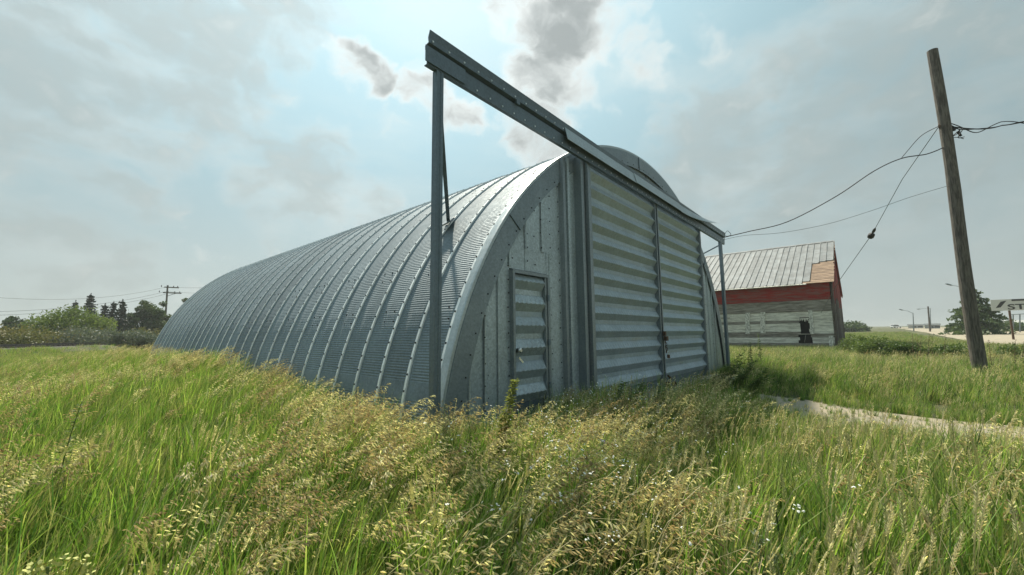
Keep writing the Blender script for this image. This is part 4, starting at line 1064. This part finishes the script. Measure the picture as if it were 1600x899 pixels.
def spike(seed, n=5, h=.75, rad=.09, mh=1, ms=0, lean=.25):        # narrow wheat-like heads
    rr = random.Random(seed); tb = TB()
    for _ in range(n):
        a = rr.uniform(0, 6.3); q = rad*sqrt(rr.random()); d = rdir(rr, .6); hh = h*rr.uniform(.7, 1.1)
        pts = tb.stem((cos(a)*q, sin(a)*q, -.03), d, hh, .0014, rr.gauss(lean, .1), .35, ms, 7)
        for k in range(20):
            u = k/20; c = pts[-2].lerp(pts[-1], u) if True else None
            dd = (pts[-1]-pts[-2]).normalized(); sd = Vector((-d.y, d.x, 0))*(1 if k % 2 else -1)
            tb.spikelet(c+sd*.002, dd+sd*.55+Vector((rr.gauss(0, .12),)*3), rr.uniform(.012, .020), .0026, mh, rr)
    return tb
def flowers(seed, n=7, h=.50, rad=.14, ms=0, mf=1, r=.008):
    rr = random.Random(seed); tb = TB()
    for _ in range(n):
        a = rr.uniform(0, 6.3); q = rad*sqrt(rr.random()); d = rdir(rr, 1.5)
        pts = tb.stem((cos(a)*q, sin(a)*q, -.03), d, h*rr.uniform(.75, 1.15), .0011, .2, .3, ms, 4)
        for k in range(rr.choice((1, 1, 2, 3))): tb.flower(pts[-1]+Vector((rr.gauss(0, .008), rr.gauss(0, .008), rr.gauss(0, .006))), r*rr.uniform(.7, 1.3), mf, rr)
    return tb

WIND = atan2(-.62, .78)     # world direction the grass leans to (towards the right of the picture)
HOLES = []
def blocked(x, y, far=False):
    if .42 < x < 13.0 and -.04 < y < 18.7: return True
    if 3.2 < x < 10.5 and -1.25 < y < .1: return True
    if BX-.15 < x < BX+2*BHW+.3 and BY-.15 < y < BY+BLEN: return True
    if x > 36 and y < -9.2-7.8*((x-36)/330)**(1/1.5) and y > -46: return True
    q = Vector((x, y, 0))-base
    if abs(q.dot(tn)) < 2.1: return True
    return False
def drivemask(x, y):        # 1 on the bare part of the drive
    if y > -.9: return 0.
    f = xfar(y)
    return sst(f-1.9, f-.9, x+.3*noise.noise(Vector((x*.8, y*.8, 2))))*sst(f+.12, f-.05, x)*(.80+.35*noise.noise(Vector((x*1.7, y*1.7, 8))))
def patchn(x, y, s, o): return noise.noise(Vector((x*s, y*s, o)))*.5+.5
rg = random.Random(99)
def emit(n, d0, d1, tries_az=(-10, 112), fn=None, out=None):
    for _ in range(n):
        az = radians(rg.uniform(*tries_az)); d = sqrt(rg.uniform(d0*d0, d1*d1)); x = CAM.x+sin(az)*d; y = CAM.y+cos(az)*d
        if blocked(x, y): continue
        fn(x, y, d, math.degrees(az), out)
def area(d0, d1, az=122): return radians(az)/2*(d1*d1-d0*d0)
def near_h(x, y, d):       # overall height of growth; lower right in front of the hut
    s = 1.0
    s *= .62+.38*sst(0., 1.3, hypot(max(0, max(.42-x, x-12.9)), max(0, -y))) if -1.6 < y < .8 and x > -1 else 1
    s *= .66+.55*patchn(x, y, .55, 9)
    if y < -.8: f = xfar(y); s *= 1-.53*sst(f-4.8, f-2.1, x)*sst(f+2.0, f+.6, x)*sst(-1.5, -2.6, y)
    if x > 7.6: s *= .84
    if x > 20: s *= .8
    s *= 1-.30*sst(7, 16, d)*sst(.2, -1.8, x)
    s *= 1-.10*sst(3, 7, d)
    return s
def rot(spread=.55): return (rg.gauss(0, .07), rg.gauss(0, .07), WIND+rg.gauss(0, spread))

greens = []; 
def f_green(x, y, d, az, out, boost=1.0, kinds=8):
    cl = patchn(x, y, 2.6, 60)
    if rg.random() > .30+1.3*sst(.30, .62, cl): return
    boost *= .72+.5*sst(.25, .70, cl)
    dm = drivemask(x, y)
    if rg.random() < dm*.93: return
    s = near_h(x, y, d)*boost*rg.uniform(.7, 1.2)*(1-.45*dm)
    out.append(((x, y, gh(x, y)), rot(), (s*rg.uniform(.9, 1.2), s*rg.uniform(.9, 1.2), s), min(7, rg.randrange(kinds+1)) if patchn(x, y, 1.1, 71) > .5 else rg.randrange(7)))
emit(int(area(.95, 4.2)*230), .95, 4.2, fn=f_green, out=greens)
emit(int(area(4.2, 9)*150), 4.2, 9, fn=f_green, out=greens)
emit(int(area(9, 18)*60), 9, 18, fn=f_green, out=greens)
tl = [green_tuft(100+k, 30, .60, .0048, .095, .42, .9) for k in range(5)] + [green_tuft(140, 16, .50, .0085, .06, .7, 1.2, mi=(1, 1, 0)), green_tuft(150, 14, .36, .017, .06, .95, 1.3, mi=(1, 1, 0)), green_tuft(160, 22, .62, .0040, .10, .75, 1.6, mi=(2, 2, 0))]
scatter('meadow_grass', tl, greens, [M['grassA'], M['grassB'], M['grassDry']], 'long green wind-bent meadow grass')
fars = []
def f_far(x, y, d, az, out):
    if x > 36 and y > -60 and y < -9.2: return
    s = (.58 if x < 5 else .66)*rg.uniform(.7, 1.2)*(.75+.35*patchn(x, y, .2, 4)); k = rg.randrange(3)
    u = patchn(x, y, .12, 7)
    if rg.random() < (.30+.5*(u-.4)): k = 3+rg.randrange(2)
    out.append(((x, y, gh(x, y)), rot(), (s*1.5, s*1.5, s), k))
emit(int(area(18, 45)*13), 18, 45, fn=f_far, out=fars); emit(int(area(45, 110)*2.2), 45, 110, fn=f_far, out=fars)
tf = [green_tuft(200+k, 40, .60, .010, .35, seg=2) for k in range(3)] + [green_tuft(210+k, 34, .72, .010, .35, seg=2, mi=(2, 2, 1, 0)) for k in range(2)]
scatter('distant_meadow_grass', tf, fars, [M['grassA'], M['grassB'], M['grassDry']], 'green and straw coloured grass of the distant field')

heads = []
def f_head(x, y, d, az, out):
    if rg.random() < drivemask(x, y)*.97: return
    # nodding tan panicles: thick in the middle and left foreground, thin in the green patch at the left, sparse at the far right
    m = .35
    m += .60*exp(-((az-38)/20)**2)*sst(9, 4, d)
    m += .5*exp(-((az-62)/16)**2)*sst(6, 2.5, d)*.8
    m -= .32*exp(-((az-6)/12)**2)*sst(1.6, 3.2, d)*sst(9.5, 6.5, d)
    m += .30*sst(6, 11, d)*(az < 40)
    m -= .2*(az > 75)
    m *= .30+1.35*sst(.36, .68, patchn(x, y, .8, 21))
    if rg.random() > m: return
    s = near_h(x, y, d)*rg.uniform(.8, 1.12)
    out.append(((x, y, gh(x, y)), rot(.30), (s, s, s), rg.randrange(6)))
emit(int(area(1.0, 5)*47), 1.0, 5, fn=f_head, out=heads); emit(int(area(5, 12)*26), 5, 12, fn=f_head, out=heads); emit(int(area(12, 26)*7), 12, 26, fn=f_head, out=heads)
th_ = [brome(300+k, 5, .82) for k in range(4)] + [brome(310+k, 5, .80, mh=2) for k in range(2)]
scatter('nodding_seed_grass', th_, heads, [M['grassDry'], M['head'], M['headR']], 'tan nodding seed heads bent to the right by the wind')

spk = []
def f_spk(x, y, d, az, out):
    if rg.random() < drivemask(x, y)*.93: return
    m = .15+.85*sst(58, 80, az)
    if az < 30: m = .25
    m *= .35+1.1*sst(.40, .65, patchn(x, y, 1.1, 33))
    if 0 < x-xfar(y) < 1.2 and y < -1.5: m += .35
    if rg.random() > m: return
    s = near_h(x, y, d)*rg.uniform(.75, 1.08)
    out.append(((x, y, gh(x, y)), rot(.5), (s, s, s), rg.randrange(5)))
emit(int(area(1.0, 5)*42), 1.0, 5, fn=f_spk, out=spk); emit(int(area(5, 13)*14), 5, 13, (20, 112), fn=f_spk, out=spk); emit(int(area(13, 26)*4), 13, 26, (60, 112), fn=f_spk, out=spk)
ts = [spike(400+k, 5, .74) for k in range(3)] + [spike(410+k, 5, .74, mh=2) for k in range(2)]
scatter('spiked_seed_grass', ts, spk, [M['grassDry'], M['head'], M['headG']], 'narrow upright seed spikes among the green grass')

fl = []
def f_fl(x, y, d, az, out):
    m = exp(-((az-60)/11)**2)*(d > 1.7)*(.25+1.2*sst(.42, .62, patchn(x, y, 1.3, 50)))
    if rg.random() > m or drivemask(x, y) > .3: return
    s = near_h(x, y, d)*rg.uniform(.9, 1.2)
    out.append(((x, y, gh(x, y)), rot(2), (s, s, s), rg.randrange(3)))
emit(int(area(1.6, 6)*44), 1.6, 6, fn=f_fl, out=fl)
emit(int(area(6, 10)*4), 6, 10, (50, 80), fn=f_fl, out=fl)
scatter('white_wildflowers', [flowers(500+k, 5, .64, r=.0065) for k in range(3)], fl, [M['grassA'], M['petal']], 'scattered tiny white wildflowers in the grass before the hut doors')

# ------------------------------------------------------------------ single weeds that stand out
def weed(px, top, D, label, mt, h=None, lean=0., seed=1, dens=150, wid=.05, leafl=.035, name='tall_weed', group=None, nst=1, mt2=None, mid=.35):
    g = gp(px, D); g.z += .03; h = h or max(.3, zat(px, top, D)-g.z); rr = random.Random(seed); root = empty(name, g, label, 'weed', group)
    st = MB(); lf = MB(); lr = Vector((cr.x, cr.y, 0)).normalized()
    for s_ in range(nst):
        off = Vector((rr.gauss(0, .05), rr.gauss(0, .05), 0))*(nst > 1); hh = h*(1 if s_ == 0 else rr.uniform(.55, .95)); ln = lean+rr.gauss(0, .08)*(nst > 1)
        pts = [g+off+lr*ln*hh*u*u+Vector((0, 0, hh*u)) for u in [k/8 for k in range(9)]]; st.tube(pts, [.006*(1-k/12) for k in range(9)], 6)
        for k in range(dens):
            u = rr.uniform(.12, 1.0); i = min(7, int(u*8)); c = pts[i].lerp(pts[i+1], u*8-i); w = wid*(1-.75*max(0, u-mid)/(1-mid))
            a = rr.uniform(0, 6.3); d = Vector((cos(a), sin(a), rr.uniform(.1, .9))).normalized(); l = leafl*rr.uniform(.6, 1.5)*(1.3-.7*u); sd = d.cross(Vector((0, 0, 1))).normalized()*l*.16
            b0 = c+d*w*rr.random()*.3; i0 = len(lf.v); m1 = b0+d*l*.5
            lf.v += [tuple(b0), tuple(m1+sd), tuple(b0+d*l+Vector((0, 0, -l*.25))), tuple(m1-sd)]; lf.f.append((i0, i0+1, i0+2, i0+3)); lf.mi.append(0)
    st.build('stem', mt2 or mt, root, fix=False); lf.build('leaves', mt, root, fix=False)
weed(774, 594, 3.1, 'tall yellow-green leafy weed spike standing in front of the small door', M['weedY'], None, .16, 1, 800, .085, .055)
weed(68, 630, 3.9, 'dark weed spike in the green grass at the far left', M['weed'], None, .1, 2, 200, .06, .045, nst=2)
weed(1185, 520, 15.5, 'tall dark weed spike against the barn wall left of its hole', M['weed'], None, 0, 3, 200, .05, .08)
weed(1169, 534, 14.5, 'shorter dark weed left of the tall spike by the barn', M['weed'], None, .05, 4, 160, .07, .09)
RB = random.Random(5)
for k, (px, top, D) in enumerate(((1423, 521, 21), (1429, 523, 21), (1434, 524, 22), (1446, 522, 22), (1452, 525, 21), (1471, 521, 21), (1513, 525, 19), (1542, 531, 17), (1578, 531, 18), (1594, 534, 18))):
    weed(px, top, D, ['dark dock spike below the left street lamp, leftmost of its row', 'second dock spike from the left in the roadside row', 'third dock spike from the left in the roadside row', 'dock spike just left of the tall wooden post', 'dock spike just right of the tall wooden post', 'dock spike midway between wooden post and utility pole', 'dock spike just left of the utility pole', 'dock spike just right of the utility pole', 'dock spike below the storage sign', 'dock spike at the right picture edge'][k], M['rust'], None, RB.uniform(-.1, .15), 20+k, 90, .05, .06, 'dock_spike', 'dock spikes above the roadside grass')
for k, (px, top, D, lb) in enumerate(((1118, 548, 8.8, 'leaning dark leafy weed at the right foot of the sliding doors'), (1140, 560, 8.6, 'dark leafy weed in front of the right track post'), (1160, 575, 8.2, 'dark leafy weed right of the track post'), (1098, 570, 8.0, 'low dark weed on the edge of the concrete before the right door'))):
    weed(px, top, D, lb, M['weed'], None, .6, 40+k, 120, .10, .09, 'leafy_weed', 'leafy weeds by the right door foot', 5)
for k, (px, top, D, lb) in enumerate(((950, 596, 4.9, 'dark leafy weed at the foot of the left door jamb'), (975, 600, 5.2, 'dark leafy weed before the left ribbed door'), (1005, 606, 5.2, 'small dark weed before the middle of the left ribbed door'))):
    weed(px, top, D, lb, M['weed'], None, .3, 50+k, 200, .08, .07, 'leafy_weed', 'leafy weeds by the left door foot', 4)
weed(1180, 745, 2.0, 'silvery feathery sage plant low in the foreground grass', M['silver'], .50, .05, 60, 300, .07, .045, 'sage_plant', None, 3)
# purple flower and the yellow umbel
g = gp(935, 3.3); pf = empty('purple_flower', g, 'single purple vetch flower right of the tall weed in the grass', 'flower')
hz_ = zat(935, 695, 3.3); MB().tube([g, Vector((g.x, g.y, hz_))], .003, 5).build('stem', M['weed'], pf)
mb = MB()
for k in range(26): quadleaf(mb, Vector((g.x+RB.gauss(0, .008), g.y+RB.gauss(0, .008), hz_+RB.uniform(-.03, .04))), .009, RB, 1.4)
mb.build('petals', M['purple'], pf, fix=False)
g = gp(115, 1.75); yf = empty('yellow_umbel_plant', g, 'pale yellow umbel flower cluster in the bottom left grass', 'flower'); hz_ = zat(115, 875, 1.75)
MB().tube([g, Vector((g.x, g.y, hz_))], .004, 5).build('stem', M['weed'], yf); mb = MB()
for k in range(260): 
    a = RB.uniform(0, 6.3); q = .10*sqrt(RB.random()); quadleaf(mb, Vector((g.x+cos(a)*q, g.y+sin(a)*q, hz_+RB.gauss(0, .012)-q*.3)), .005, RB, 1.2)
mb.build('blossoms', plain('yellow_blossom', (.50, .50, .17), .8), yf, fix=False)

# ------------------------------------------------------------------ thin summer haze with road dust
mh_ = bpy.data.materials.new('haze_air'); mh_.use_nodes = True; t = NT(mh_.node_tree)
o_ = t.new('ShaderNodeOutputMaterial'); pv_ = t.new('ShaderNodeVolumePrincipled'); t.l.new(pv_.outputs[0], o_.inputs['Volume'])
pv_.inputs['Color'].default_value = (.86, .90, .90, 1); pv_.inputs['Density'].default_value = .0007; pv_.inputs['Anisotropy'].default_value = .3
stuff(MB().box(-2600, 2600, -2600, 2600, -2.2, 22).build('haze', mh_))
